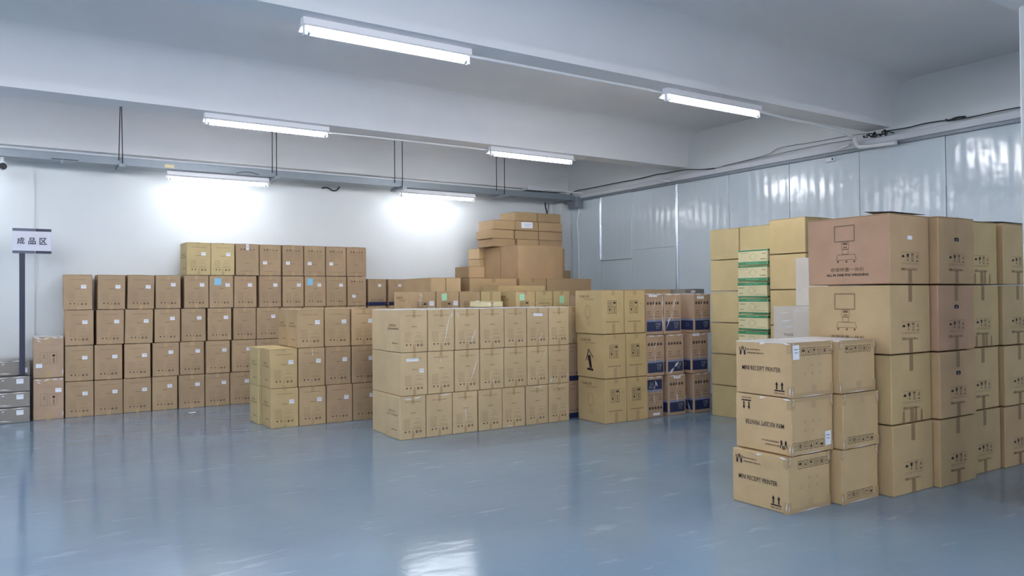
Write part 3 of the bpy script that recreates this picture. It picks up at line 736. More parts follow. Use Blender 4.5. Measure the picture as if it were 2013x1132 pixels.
wire(pts, .006, 'black', 'tangled black cable bundle where the near beam meets the wall', n=3)
# small sensor on the panel under the ledge
sn = empty('wall_sensor', (7.76, 5.28, 2.855), 'small white sensor on the panel just under the ledge', 'sensor')
boxo('sensor_body', -.03, .014, -.06, .05, -.022, .022, 'pvc', sn, .006)
boxo('sensor_eye', -.034, -.028, -.052, -.034, -.010, .010, 'black', sn, .001)

# ------------------------------------------------------------------ cable tray along the back wall
tr = empty('cable_tray', (0, 0, 0), 'long galvanised grey cable tray hung in front of the back wall', 'cable tray')
bm = bmesh.new()
TF, TB, T0, T1 = 9.85, 10.13, 2.893, 2.975
box_bm(bm, XL, 7.60, TF, TF+.004, T0, T1); box_bm(bm, XL, 7.60, TF-.002, TF+.012, T1, T1+.004); finish(bm, 'tray_side', ['galv'], tr)
boxo('tray_floor', XL, 7.60, TF+.004, TB-.004, T0, T0+.004, 'galv', tr)
boxo('tray_side', XL, 7.60, TB-.004, TB, T0, T1, 'galv', tr)
boxo('tray_lid', XL, 6.2, TF-.006, TB+.004, T1+.005, T1+.028, 'trunk', tr, .003)
bm = bmesh.new(); box_bm(bm, 7.60, 7.72, 9.80, 10.14, 2.86, 2.955, 0, .004); box_bm(bm, 7.575, 7.72, 9.78, 9.98, 2.775, 2.87, 0, .004); finish(bm, 'tray_end_bracket', ['galv'], tr)
# yellowish sticker and loose ties on the tray
boxo('tray_sticker', 1.455, 1.56, TF-.0035, TF-.0005, 2.905, 2.945, 'cream', tr)
for i, (x, l) in enumerate(((0.43, .26), (2.42, .28))):
    p = [(x-l/2, TF-.008, 2.905), (x, TF-.01, 2.93 if i else 2.905), (x+l/2, TF-.008, 2.905)]
    tubeo('tie_wire', smooth_path(p, 5), .004, 'black', tr, 6)
boxo('tray_bracket', .39, .41, TF-.012, TF-.001, 2.86, 2.93, 'galv', tr)
# threaded rods that carry the tray
for i, (xa, xb) in enumerate(((.965, 1.005), (2.72, 2.775), (4.42, 4.54), (6.10, 6.245))):
    h = empty('tray_hanger', (xb, 9.83, 2.872), 'pair of thin dark rods holding the cable tray, %s from the left' % nth(i+1), 'hanger', 'rod hangers of the cable tray')
    tubeo('hanger_rod', [(xa-xb, -.004, .07), (xa-xb+.015*(i == 0), -.004, YC-2.872)], .0055, 'black', h, 6)
    tubeo('hanger_rod', [(0, 0, .0), (-.01*(i == 0), 0, YC-2.872)], .0055, 'black', h, 6)
    o = boxo('hanger_foot', -.05, .02, -.11, .30, -.018, .02, 'galv', h, .003)
# open trunking piece lying on the tray near the corner
tg = empty('trunking_offcut', (6.72, 9.95, 3.003), 'grey open trunking offcut lying on the tray near the corner', 'trunking')
bm = bmesh.new(); box_bm(bm, -.03, .34, -.09, -.085, .0, .075); box_bm(bm, -.03, .34, -.09, .06, 0, .004); box_bm(bm, -.03, .34, .055, .06, 0, .06); finish(bm, 'trunking_body', ['trunk'], tg)
bm = bmesh.new(); box_bm(bm, .30, .66, -.085, .05, .005, .032, 0, .003); finish(bm, 'trunking_lid', ['trunk'], tg)
wire([(3.575,10.41,2.878),(3.60,10.36,2.882),(3.64,10.33,2.872),(3.695,10.32,2.842),(3.75,10.32,2.848),(3.79,10.33,2.888),(3.80,10.33,2.90)], .011, 'black', 'short thick black cable end poking out of the back wall')
wire([(7.385,10.36,2.9),(7.40,10.37,2.82),(7.44,10.38,2.70),(7.46,10.38,2.4)], .010, 'black', 'black cable hanging behind the corner tower of boxes')
wire([(7.50,10.41,2.9),(7.49,10.41,2.82),(7.475,10.412,2.72),(7.51,10.412,2.4)], .006, 'grey_wire', 'thin grey cable hanging behind the corner tower of boxes')
# security camera under the tray at the left edge
sc = empty('security_camera', (-.158, 9.86, 2.784), 'white security camera with black lens at the left edge under the tray', 'camera')
bm = bmesh.new(); tube_bm(bm, [(0,.12,.015),(0,.10,.012),(.004,-.03,0),(.006,-.06,-.004)], .046, 16); bmesh.ops.recalc_face_normals(bm, faces=bm.faces); ch_ = finish(bm, 'camera_housing', ['pvc'], sc)
bm = bmesh.new(); tube_bm(bm, [(.010,-.055,-.008),(.012,-.072,-.011)], .037, 14); bmesh.ops.recalc_face_normals(bm, faces=bm.faces); finish(bm, 'lens', ['black'], ch_)
tubeo('camera_arm', [(0,.06,.04),(0,.06,.107)], .018, 'pvc', sc)

# ------------------------------------------------------------------ the sign
sg = empty('area_sign', (.025, 9.93, .514), 'black and white area sign on a navy post above the grey boxes', 'sign')
boxo('sign_post', -.027, .027, -.006, .006, 0, 1.36, 'signdark', sg, .002)
boxo('sign_foot', -.05, .05, -.025, .025, 0, .006, 'signdark', sg)
sb_ = boxo('sign_board', -.09, .275, -.018, -.008, 1.335, 1.61, 'signboard', sg, .002)
for z in (1.335, 1.58):
    boxo('sign_stripe', -.09, .117, -.0205, -.0185, z, z+.03, 'signgrey', sb_)  # left part of each stripe, lighter than the right
    boxo('sign_stripe', .121, .275, -.0205, -.0185, z, z+.03, 'signdark', sb_)
p = Print(); p.face('front', .37, .041, .27); 
for ch, u in (('成', -.012), ('品', .092), ('区', .196)): p.text(ch, u, 1.472, .070, .075, 'signdark', .02)
p.attach('sign_lettering', sb_)

# ------------------------------------------------------------------ boxes
G_L = 'till boxes stacked against the left part of the back wall'
LH = .405
L1 = [(0.432, 0.717), (0.722, 1.018), (1.023, 1.322), (1.331, 1.613), (1.625, 1.922), (1.929, 2.22), (2.226, 2.524), (2.53,2.825),(2.83,3.125),(3.13,3.425),(3.43,3.725),(3.73,4.02)]
L2 = [(0.43, 0.718), (0.724, 1.013), (1.032, 1.315), (1.335, 1.632), (1.64, 1.922), (1.937, 2.225), (2.247, 2.545), (2.55,2.845),(2.85,3.145),(3.15,3.445),(3.45,3.745),(3.75,4.04)]
L3 = [(0.43, 0.719), (0.742, 1.03), (1.035, 1.336), (1.358, 1.645), (1.656, 1.941), (1.962, 2.248), (2.267, 2.547), (2.554, 2.85), (2.86,3.15),(3.16,3.45),(3.46,3.75),(3.76,4.05)]
L4 = [(0.42, 0.709), (0.751, 1.041), (1.060, 1.352), (1.371, 1.652), (1.689, 1.975), (1.982, 2.272), (2.280, 2.562), (2.586, 2.872), (2.888, 3.17), (3.184, 3.474), (3.480, 3.768), (3.776, 4.047)]
L5 = [(1.708, 1.992), (2.001, 2.286), (2.298, 2.589), (2.598, 2.877), (2.890, 3.167), (3.176, 3.466), (3.477, 3.761), (3.770, 4.057)]
ROWN = ['bottom', 'second', 'third', 'fourth', 'top']
for r, row in enumerate((L1, L2, L3, L4, L5)):
    z = r*(LH+.002)
    for i, (a, b) in enumerate(row):
        fl = (r == 4 and i >= 2) or (r == 3 and i == 11)
        visible = not (r < 3 and i > (6 if r == 0 else 7))
        sv = (.60 if i < 3 else .655)*LH
        st = (.065+.01*((i*7+r*3)%3-1), sv, .052, .041, 2)
        if fl: st = (-.07, LH*.36, .052, .041, 2)
        if (r, i) in ((2, 6), (4, 7)): st = None
        if (r, i) == (4, 2): st = (.0, LH*.80, .034, .075, 2)
        if (r, i) == (3, 11): st = (-.045, LH*.28, .052, .041, 2)
        notes = ()
        look = 'brown till box'
        if (r, i) == (3, 5): notes = ((-.045, LH*.70, .085, .085, 'note_blue'),); look = 'till box with blue note'
        if (r, i) == (3, 9): notes = ((-.075, LH*.70, .075, .09, 'note_blue'),); look = 'till box with blue note'
        if fl: look = 'upside-down brown till box'
        if (r, i) == (4, 7): look = 'upside-down brown till box without sticker'
        if visible: lab = '%s, %s in the %s layer of the back-left wall stack' % (look, nth(i+1), ROWN[r])
        else: lab = 'brown till box hidden behind the nearer stacks, %s in the %s wall-stack layer' % (nth(i+1), ROWN[r])
        exposed = r == 4 or (r == 3 and i < 4)
        mat = 'brown' if not (r == 4 and i < 2) else 'olive'
        rz = {(3,0): -.010, (3,1): .030, (3,2): .028, (2,1): .016, (2,2): .016, (4,0): .05}.get((r, i), 0.0)
        tl = {(3,1): .010, (3,2): .022, (2,1): .006, (2,2): .014}.get((r, i), 0.0)
        yf = 9.985 + .010*(((i*5+r*3) % 4)-1.5)*.6 - (.012 if r == 4 and i == 2 else 0)
        carton(a, b, yf, .345, z, LH, mat, lab, G_L, 'till', fl, rz, exposed, st,
               tape=(.032, .055 if (i > 2) else .012, .06 if i > 3 else .045), notes=notes, side=(r == 4 and i in (0, 2)), tilt=tl)
# two boxes with a navy foot at the right end of that stack
for i, (a, b) in enumerate(((4.077, 4.352), (4.383, 4.66))):
    for r in range(3):
        carton(a, b, 9.99, .345, r*.408, .406, 'brown', 'hidden till box under the %s navy-footed box, %s layer' % (('left', 'right')[i], ROWN[r]), G_L, 'till', tape=(.03,.04,.05))
    carton(a, b, 9.985, .345, 1.226, .37, 'brown', 'brown box with navy foot, %s one at the right end of the wall stack' % ('left' if i == 0 else 'right'), 'navy-footed boxes', 'base', exposed=True, sticker=(.035, .26, .044, .034, 2))

# film-wrapped pinkish pair and the flat grey boxes at the far left
for r in range(2):
    carton(.124, .421, 9.97, .36, r*.466, .464, 'pink', '%s film-wrapped pinkish box left of the back wall stack' % ('lower' if r == 0 else 'upper'), 'pinkish film-wrapped pair', 'foot', exposed=(r == 1), topmat='filmtop' if r else None,
           sticker=(.095 if r == 0 else -.09, .30 if r == 0 else .115, .06, .045, 1), tape=(.05, .07, .08), folds=[('front', [(-.14, .455), (-.06, .43), (.02, .45), (.10, .44), (.145, .455)], .014), ('front', [(.135, .02), (.14, .10)], .01), ('front', [(-.12, .43), (-.07, .40)], .01)])
for r in range(4):
    carton(-.47, .098, 9.90 if r < 3 else 9.965, .42 if r < 3 else .40, r*.170, .168, 'greywrap', 'flat grey film-wrapped box left of the pinkish pair, %s from the floor' % nth(r+1), 'flat grey boxes at the left edge', None, exposed=(r >= 2),
           sticker=(.19 if r < 3 else .245, .085 if r < 3 else .03, .066 if r < 3 else .03, .052, 1), tape=(.05, .0, .0), folds=[('front', [(-.1, .15), (.1, .155), (.26, .16)], .012), ('front', [(-.02, .03), (.12, .02)], .010), ('front', [(.02, .12), (.05, .135)], .014)])

# stack B, the middle-left one
G_B = 'till boxes of the middle-left stack'
B1 = [(2.147, 2.436), (2.442, 2.731), (2.737, 3.022), (3.028, 3.316), (3.322, 3.50)]
B2 = [(2.144, 2.428), (2.433, 2.719), (2.725, 3.009), (3.019, 3.307), (3.313, 3.49)]
B3 = [(2.421, 2.711), (2.719, 3.004), (3.016, 3.304), (3.312, 3.50)]
for r, row in enumerate((B1, B2, B3)):
    for i, (a, b) in enumerate(row):
        vis = i < 4
        lab = ('tan till box, %s in the %s layer of the middle-left stack' % (nth(i+1), ('bottom', 'second', 'top')[r])) if vis else 'tan till box hidden behind the wrapped stack, %s in the %s middle-left layer' % (nth(i+1), ('bottom', 'second', 'top')[r])
        mat = 'khaki' if (i == 0 and r < 2) else ('mid' if i < 2 or r == 2 else 'brown')
        carton(a, b, 7.858+.006*((i+r) % 2), .343, r*(LH+.001), LH, mat, lab, G_B, 'till', exposed=(r == 2 or (r == 1 and i == 0)), sticker=(.072, LH*.60, .050, .042, 2) if vis or (r == 2) else None,
               tape=(.034, .055 if i else .02, .055 if i else .03), rz=.0, folds=[('front', [(-.0, .39), (.012, .36), (.004, .31)], .008)] if (r, i) == (1, 1) else ())
for r in range(3):                     # second rank behind; only its left boxes show
    for i, a in enumerate((2.115, 2.41, 2.70, 2.99)):
        if r == 2 and i == 0: continue
        if r == 2 and i == 1: lab = 'tan till box right behind the first top-layer box of the middle-left stack'
        elif i == 0: lab = 'tan till box peeking out behind the left end of the middle-left stack, %s' % ('floor level' if r == 0 else 'upper one')
        else: lab = 'rear-rank till box of the middle-left stack, %s column, %s layer' % (nth(i+1), ('bottom', 'second', 'top')[r])
        carton(a+(.012 if r == 2 else 0), a+.285+(.012 if r == 2 else 0), 8.225 if i == 0 or r < 2 else 8.21, .343, r*(LH+.001), LH, 'mid' if i else 'olive', lab, 'rear rank of the middle-left stack', 'till', exposed=(r == 2 or (r == 1 and i == 0)), tape=(.034, .05, .05))

# stack A, the wrapped one in front
G_A = 'wrapped till boxes of the front middle stack'
A1 = [(2.963, 3.234), (3.237, 3.520), (3.523, 3.801), (3.812, 4.089), (4.092, 4.367), (4.376, 4.660), (4.666, 4.936)]
A2 = [(2.981, 3.256), (3.260, 3.542), (3.550, 3.831), (3.835, 4.116), (4.120, 4.398), (4.402, 4.668), (4.672, 4.945)]
A3 = [(2.981, 3.262), (3.267, 3.553), (3.559, 3.832), (3.843, 4.127), (4.130, 4.402), (4.406, 4.679), (4.682, 4.948)]
FO = {(2,1): [('front', [(.10, .395), (.02, .02)], .010), ('front', [(.13, .39), (.10, .30)], .012)], (2,2): [('front', [(.10, .20), (.03, .05)], .010), ('front', [(-.12, .39), (-.10, .30)], .008)], (1,2): [('front', [(.13, .36), (.03, .08)], .012)], (1,1): [('front', [(.0, .37), (-.01, .28)], .008)],
      (0,0): [('front', [(-.1, .38), (.0, .372), (.09, .392)], .014)], (0,1): [('front', [(.0, .385), (.13, .395)], .012)], (0,2): [('front', [(.0, .28), (.005, .09)], .008)], (1,3): [('front', [(.01, .12), (.02, .03)], .006)], (2,5): [('front', [(.06, .16), (.0, .02)], .010)], (1,6): [('front', [(-.09, .06), (-.13, .01)], .014)], (0,5): [('front', [(-.05, .385), (.1, .393)], .010)], (0,6): [('front', [(-.02, .37), (.03, .38)], .012)], (1,5): [('front', [(.12, .38), (.05, .25)], .005)], (0,4): [('front', [(-.1, .02), (.0, .01)], .008)]}
for r, row in enumerate((A1, A2, A3)):
    for i, (a, b) in enumerate(row):
        st = None; look = 'pale wrapped till box'
        if (r, i) == (1, 0): st = [(-.02, LH*.86-.028, .125, .028, 1), (.075, LH*.52, .044, .038, 2)]; look = 'pale till box with two labels'
        if (r, i) == (2, 5): st = (.0, LH*.84-.028, .115, .030, 1); look = 'pale till box with long label'
        carton(a, b, 6.512+.005*((i*3+r) % 3), .343, r*(LH+.0005), LH, 'pale', '%s, %s in the %s layer of the front middle stack' % (look, nth(i+1), ('bottom', 'second', 'top')[r]), G_A, 'till', exposed=(r == 2), sticker=st,
               tape=(.030, .075, .055), folds=FO.get((r, i), ()), topmat='filmtop')
for r in range(3):
    for i, (a, b) in enumerate(A2):
        carton(a, b, 6.868, .34, r*(LH+.0005), LH, 'pale', 'pale till box behind the %s column of the front middle stack, %s layer' % (nth(i+1), ('bottom', 'second', 'top')[r]), 'rear rank of the front middle stack', None, exposed=(r == 2), topmat='filmtop')
    carton(4.96, 5.245, 6.64, .33, r*(LH+.0005), LH, 'pink' if r < 2 else 'pale', 'narrow-looking box with navy foot between front stack and tan pair stack, %s layer' % ('bottom', 'middle', 'top')[r], 'boxes in the gap by the front middle stack', 'base' if r < 2 else None, exposed=(r == 2))
carton(4.105, 4.385, 6.95, .24, 1.2205, .062, 'cream', 'small flat tan box lying on top of the front middle stack', None, exposed=True, tape=(.03, .03, .02), sticker=(-.03, .012, .02, .03, 0))

# stack K: two columns of framed-symbol boxes
G_K = 'framed-symbol machine boxes three high right of the front middle stack'
KH = .4645
for r in range(3):
    dx = (-.0, -.010, -.028)[r]
    for i, (a, b) in enumerate(((5.088, 5.385), (5.388, 5.682))):
        carton(a+dx, b+dx, 6.098, .458, r*(KH+.0005), KH, 'khaki' if r else 'khaki', 'khaki machine box with framed symbols, %s column, %s layer, right of front stack' % (('left', 'right')[i], ('bottom', 'middle', 'top')[r]), G_K, 'stand2' if r == 1 else 'frame2', zgap=.006, exposed=(r == 2), tape=(.045, .05, .11), sticker=None)
# rank M behind the front middle stack
G_M = 'machine boxes behind the front middle stack'
Mx = [(3.512, 3.801), (3.810, 4.094), (4.101, 4.366), (4.372, 4.645)]
for r in range(3):
    for i, (a, b) in enumerate(Mx):
        lab = ('tan machine box showing above the front stack, %s from the left' % nth(i+1)) if r == 2 else 'hidden machine box behind the front middle stack, %s column, %s layer' % (nth(i+1), ('bottom', 'middle')[r])
        if r == 2 and i == 1: lab = 'tan machine box with green sticky note, left of the two noted ones'
        carton(a, b, 7.40, .458, r*(KH+.0005), KH, 'mid' if i < 3 else 'olive', lab, G_M, 'frame2' if i < 3 else None, exposed=(r == 2), tape=(.04, .10, .0),
               sticker=(.095, KH*.66, .055, .05, 1) if i < 3 and r == 2 else None, notes=((-.045, KH*.78, .065, .075, 'note_green'),) if (r, i) == (2, 1) else (),
               folds=[('front', [(-.05, .45), (-.035, .40), (-.055, .34), (-.04, .30)], .008), ('front', [(-.03, .45), (-.022, .38), (-.04, .31)], .006)] if (r, i) == (2, 0) else ())
Mx2 = [(4.727, 4.991), (4.997, 5.239), (5.247, 5.49)]
for r in range(3):
    for i, (a, b) in enumerate(Mx2):
        lab = ('tan machine box with green sticky note beside the name-printed box', 'khaki box with a printed name line behind the front stack', 'khaki box with five black dots and green sticky note')[i] if r == 2 else 'hidden box behind the right of the front middle stack, %s column, %s layer' % (nth(i+1), ('bottom', 'middle')[r])
        carton(a, b, 7.215, .38 if i else .458, r*(KH+.0005), KH, ('khaki', 'olive', 'olive')[i] if r == 2 else 'khaki', lab, G_M, ('frame2', 'name', 'dots')[i], exposed=(r == 2), tape=(.04, .04, .0),
               notes=((-.055, KH*.76, .07, .075, 'note_green'),) if (r, i) == (2, 0) else (((.0, KH*.68, .07, .085, 'note_green'),) if (r, i) == (2, 2) else ()))
for r in range(3):
    carton(5.50, 5.78, 7.23, .3, r*.4475, .447, 'pink', 'slightly lower tan box at the right end behind the front stack' if r == 2 else 'hidden box under the lower tan box at the right end, %s layer' % ('bottom', 'middle')[r], G_M, None, exposed=(r == 2))

# big plain cartons behind (rank N) and their rear rank
G_N = 'large plain cartons in the rear rank'
NH = .525
Nx = [(4.275, 4.485, 8.45, .79), (4.49, 4.70, 8.45, .79), (4.826, 5.55, 8.45, .79), (5.59, 6.03, 8.45, .79), (6.04, 6.815, 8.45, .79), (4.80, 5.60, 9.26, .68), (5.61, 6.30, 9.26, .86), (6.31, 7.10, 9.26, .86)]
Nl = ['left half of the paired plain cartons in the rear rank', 'right half of the paired plain cartons in the rear rank', 'wide plain carton below the small square box, rear rank', 'plain carton below the tower\'s front corner, rear rank', 'wide plain carton at the right end of the rear rank', 'plain carton under the left foot of the tower', 'plain carton hidden under the middle of the tower', 'plain carton hidden under the right of the tower']
for r in range(3):
    for i, (a, b, y, d) in enumerate(Nx):
        carton(a, b, y, d, r*(NH+.0005), NH, 'plain' if i not in (0, 1) else 'mid', Nl[i] if r == 2 else 'hidden large carton of the rear rank, %s column, %s layer' % (nth(i+1), ('bottom', 'middle')[r]), G_N, None, exposed=(r == 2), tape=(.06, .05 if i in (3, 2) and r == 2 else 0, .0), tape_mat='tape')
for r in range(3): carton(4.94, 5.64, 7.93, .42, r*.490, .4895, 'khaki', 'long khaki carton between machine boxes and rear rank' if r == 2 else 'hidden long carton before the rear rank, %s layer' % ('bottom', 'middle')[r], 'long khaki cartons', None, exposed=(r == 2), tape=(.05, .0, .0))
ZN = 3*(NH+.0005)
carton(4.863, 5.105, 8.53, .375, ZN, .150, 'plain', 'small square box alone on the rear rank left of the tower', None, exposed=True, tape=(.05, 0, 0))
carton(6.965, 7.085, 9.28, .3, ZN, .145, 'plain', 'small low box right of the tower foot', None, exposed=True, tape=(.05, 0, 0))
# the tower in the corner
carton(5.798, 6.575, 8.80, .455, ZN, .480, 'plain', 'largest plain carton at the foot of the corner tower, nearer one', 'large cartons of the corner tower', None, exposed=True, tape=(.06, 0, 0), tape_mat='tape', bulge=.004)
carton(5.800, 6.96, 9.262, .44, ZN, .478, 'plain', 'large plain carton of the corner tower behind the nearest one', 'large cartons of the corner tower', None, exposed=True, tape=(.06, 0, 0), tape_mat='tape', bulge=.0)
for k in range(3): carton(5.715, 6.06, 9.715, .33, ZN+k*.1595, .159, 'mid', 'small carton in the column behind the tower, %s from its foot' % nth(k+1), 'small cartons behind the corner tower', None, exposed=(k == 2), tape=(.04, 0, 0))
ZP = ZN+.480
G_P = 'flat cartons on top of the corner tower'
PX = [[(5.709, 6.094), (6.121, 6.515), (6.525, 6.947)], [(5.694, 6.078), (6.097, 6.515), (6.527, 6.955)], [(5.721, 6.096), (6.100, 6.505), (6.513, 6.945)], [(6.098, 6.496), (6.503, 6.935)]]
PZ = [.118, .130, .138, .136]; zz = ZP
for r, row in enumerate(PX):
    for i, (a, b) in enumerate(row):
        pos = ('left', 'middle', 'right')[i] if len(row) == 3 else ('left', 'right')[i]
        look = 'flat carton with white printed label' if (r, i) == (2, 1) else 'flat plain carton'
        carton(a, b, 9.31+.01*(r % 2), .43, zz, PZ[r], 'plain', '%s on the corner tower, %s layer up, %s' % (look, nth(r+1), pos), G_P, None, exposed=(r == 3 or (r == 2 and i == 0)), tape=(.05, 0, 0),
               sticker=(.0, .035, .20, .088, 3) if (r, i) == (2, 1) else None)
    zz += PZ[r]+.0005

# stack U: navy-banded film-wrapped boxes
G_U = 'navy-banded film-wrapped boxes'
UH = .449
UX = [[(5.685, 5.94, 6.13), (6.001, 6.268, 6.115), (6.366, 6.64, 6.09)], [(5.695, 5.965, 6.13), (5.985, 6.25, 6.12), (6.336, 6.61, 6.09)], [(5.685, 5.951, 6.13), (5.958, 6.223, 6.125), (6.384, 6.655, 6.09)]]
for r, row in enumerate(UX):
    for i, (a, b, y) in enumerate(row):
        fl = (r, i) == (0, 0)
        look = 'upside-down navy-banded box' if fl else 'navy-banded box'
        st = {(0,0): (.02, .022, .10, .026, 1), (0,1): (.0, UH*.90, .105, .028, 1), (1,2): (-.06, UH*.93, .11, .03, 1), (2,0): (-.02, UH*.92, .12, .024, 1), (2,2): (-.03, UH*.86, .11, .032, 1)}.get((r, i))
        fo = [('front', [(.02, .40), (-.02, .27), (.0, .13)], .008)]
        if (r, i) == (2, 0): fo.append(('front', [(.125, .44), (.12, .25), (.128, .02)], .018))
        if (r, i) == (2, 1): fo += [('front', [(.05, .43), (.0, .25), (-.11, .05)], .016), ('front', [(-.02, .20), (-.09, .13)], .02)]
        if (r, i) == (1, 1): fo = [('front', [(.05, .14), (-.02, .08), (-.10, .0)], .034)]
        if (r, i) == (0, 0): fo += [('front', [(.0, .40), (.04, .33)], .02)]
        if (r, i) == (0, 1): fo += [('front', [(.0, .24), (.0, .15)], .014)]
        if (r, i) == (0, 2): fo += [('left', [(.0, .25), (.08, .12), (.12, .0)], .02)]
        fo.append(('front', [(-.12, UH-.01), (.0, UH-.016), (.12, UH-.008)], .014))
        carton(a, b, y, .34, r*(UH+.0005), UH, 'pink', '%s, %s in the %s layer beside the khaki carton stack' % (look, nth(i+1), ('bottom', 'middle', 'top')[r]), G_U, 'cart', fl, exposed=(r == 2), sticker=st, tape=(.03, 0, 0), topmat='filmtop', folds=fo)
for r in range(3):
    carton(6.20, 6.66, 6.72, .30, r*.468, .4675, 'mid', 'plain tan box behind the navy-banded boxes' if r == 2 else 'hidden plain box behind the navy-banded boxes, %s layer' % ('bottom', 'middle')[r], 'plain boxes behind the navy-banded ones', None, exposed=(r == 2), tape=(.04, 0, 0))
    carton(6.67, 7.0, 6.50, .30, r*.468, .4675, 'greywrap', 'dark grey box with small label behind the navy-banded boxes' if r == 2 else 'hidden dark box behind the navy-banded boxes, %s layer' % ('bottom', 'middle')[r], 'dark boxes behind the navy-banded ones', None, exposed=(r == 2), tape=(.04, 0, 0), sticker=(-.03, .42, .07, .03, 1))

# stack Y: plain khaki cartons against the panelled wall
G_Y = 'plain khaki cartons before the panelled wall'
YH = .3415
for c, (y0, y1) in enumerate(((5.50, 5.90), (5.095, 5.485))):
    for r in range(6):
        carton(6.45, 6.90, y0, y1-y0, r*(YH+.001), YH, 'olive', 'plain khaki carton in the %s column before the panelled wall, %s from floor' % (('far', 'middle')[c], nth(r+1)), G_Y, None, zgap=.008, exposed=(r == 5), tape=(.05, .03, .03), rz=.004*((r*3+c) % 3-1))
for r in range(6):
    carton(6.16, 6.60, 4.468, .408, r*.3435, .3425, 'khaki', 'khaki carton in the near column beside the green-banded pile, %s from floor' % nth(r+1), 'khaki cartons of the near column', None, zgap=.008, exposed=(r == 5), tape=(.05, .06, .03), rz=.003*(r % 3-1))
# green printed boxes
G_G = 'green-banded slim boxes in a tall pile'
for r in range(11):
    fl = r in (4, 9, 10)
    carton(6.145+.006*(r*5 % 3-1), 6.425+.006*(r*5 % 3-1), 4.893+.005*(r*7 % 3-1), .362, r*.1622, .1575 if r < 10 else .160, 'cream', '%sgreen-banded slim box, %s up from the floor' % ('upside-down ' if fl else '', nth(r+1)), G_G, 'green', fl, exposed=(r == 10), tape=(.03, 0, 0), rz=.006*((r*5) % 3-1))
# white film-wrapped bundles behind the big cartons
wf = [('left', [(-.15, .34), (-.02, .35), (.1, .335)], .010), ('left', [(-.14, .27), (.0, .28), (.12, .265)], .012), ('left', [(-.1, .22), (.02, .225), (.13, .215)], .008), ('left', [(-.12, .10), (.05, .11)], .010)]
for r in range(3):
    carton(5.78, 6.12, 4.12, .42, r*.4065, .406, 'white', 'white film-wrapped box with TOUCH PC print left of the large cartons' if r == 2 else 'white film-wrapped box under the TOUCH PC one, %s layer' % ('bottom', 'middle')[r], 'white film-wrapped boxes', 'pc' if r == 2 else None, exposed=(r == 2), topmat='filmtop', tape=(.03, 0, 0), folds=wf if r == 2 else ())
    carton(5.55, 5.765, 3.85, .305, r*.3965, .396, 'white', 'narrow white film-wrapped box touching the large cartons' if r == 2 else 'white film-wrapped box under the narrow one by the large cartons, %s layer' % ('bottom', 'middle')[r], 'white film-wrapped boxes', None, exposed=(r == 2), topmat='filmtop', tape=(.03, 0, 0))
carton(5.92, 6.13, 4.07, .332, 1.2205, .435, 'white', 'tall white film-wrapped box standing on the white box pile', 'white film-wrapped boxes', None, exposed=True, topmat='filmtop', tape=(.03, 0, 0), folds=[('left', [(.06, .20), (.12, .23), (.165, .25)], .02), ('left', [(.08, .05), (.15, .08)], .014)])

# big cartons at the right
G_G2 = 'large weighing-till cartons stacked four high'
GX = [(4.756, 5.238, 2.815), (5.249, 5.735, 2.768), (5.745, 6.215, 2.83), (6.228, 6.70, 2.80)]
GZ = [.466, .461, .460, .472]
for c, (a, b, y) in enumerate(GX):
    z = 0
    for r in range(4):
        lk = 'large brown carton'
        if (c, r) == (0, 3): lk = 'large reddish carton with printed art'
        if (c, r) == (0, 2): lk = 'large tan carton with printed art'
        o = carton(a+(.004 if r == 3 else 0)-(.012 if (c, r) == (0, 2) else 0), b-(.010 if (c, r) == (0, 2) else 0), y + .006*((c+r) % 2), .61, z, GZ[r]-.0015, 'pinkbig' if (c, r) in ((0,9), (1,2)) else ('khaki' if (c, r) in ((2,3), (2,2), (0,1)) else 'big'),
                   '%s, %s column from the printer boxes, %s layer' % (lk, nth(c+1), ('bottom', 'second', 'third', 'top')[r]), G_G2, 'bigart' if c == 0 and r >= 2 else 'big', leftmat='pinkbig' if (c, r) == (0, 3) else None, zgap=.008, exposed=(r == 3), tape=(.045, .11 if r != 3 else 0, .095), tape_mat='tape')
        if r == 3 or (c, r) in ((1, 2), (1, 1)):
            if c in (0, 1):
                p = Print(); p.face('front', b-a, .61, GZ[r]); p.OFF = .0015; q = []
                for k in range(14):
                    an = 2*math.pi*k/14; q.append(((.018 if math.cos(an) > 0 else -.018)+.012*math.cos(an), GZ[r]*.655+.0135*math.sin(an)))
                p.poly(q, 'paper' if c == 0 else 'hole')
                if c == 1: p.poly([(-.008, GZ[r]*.66), (.012, GZ[r]*.665), (.006, GZ[r]*.635), (-.012, GZ[r]*.635)], 'paper_ink', .0004)
                h_ = bpy.data.objects.new('hand_hole', p.make('hand_hole')); C.objects.link(h_); h_.parent = o; h_['label'] = 'oval hand hole'
        # old tape stains pulled off the lower part
        if (c, r) in ((0, 1), (2, 3), (2, 2)):
            p = Print(); p.face('front', b-a, .61, GZ[r]); p.OFF = .0007
            for u, hgt, ww in ((-.10, .085, .032), (.045, .10, .036), (.115, .08, .03)): p.poly([(u-ww/2, 0), (u+ww/2, 0), (u+ww/2-.004, hgt), (u-ww/2+.008, hgt*.93)], 'tape')
            p.attach('tape_residue', o)
        z += GZ[r]
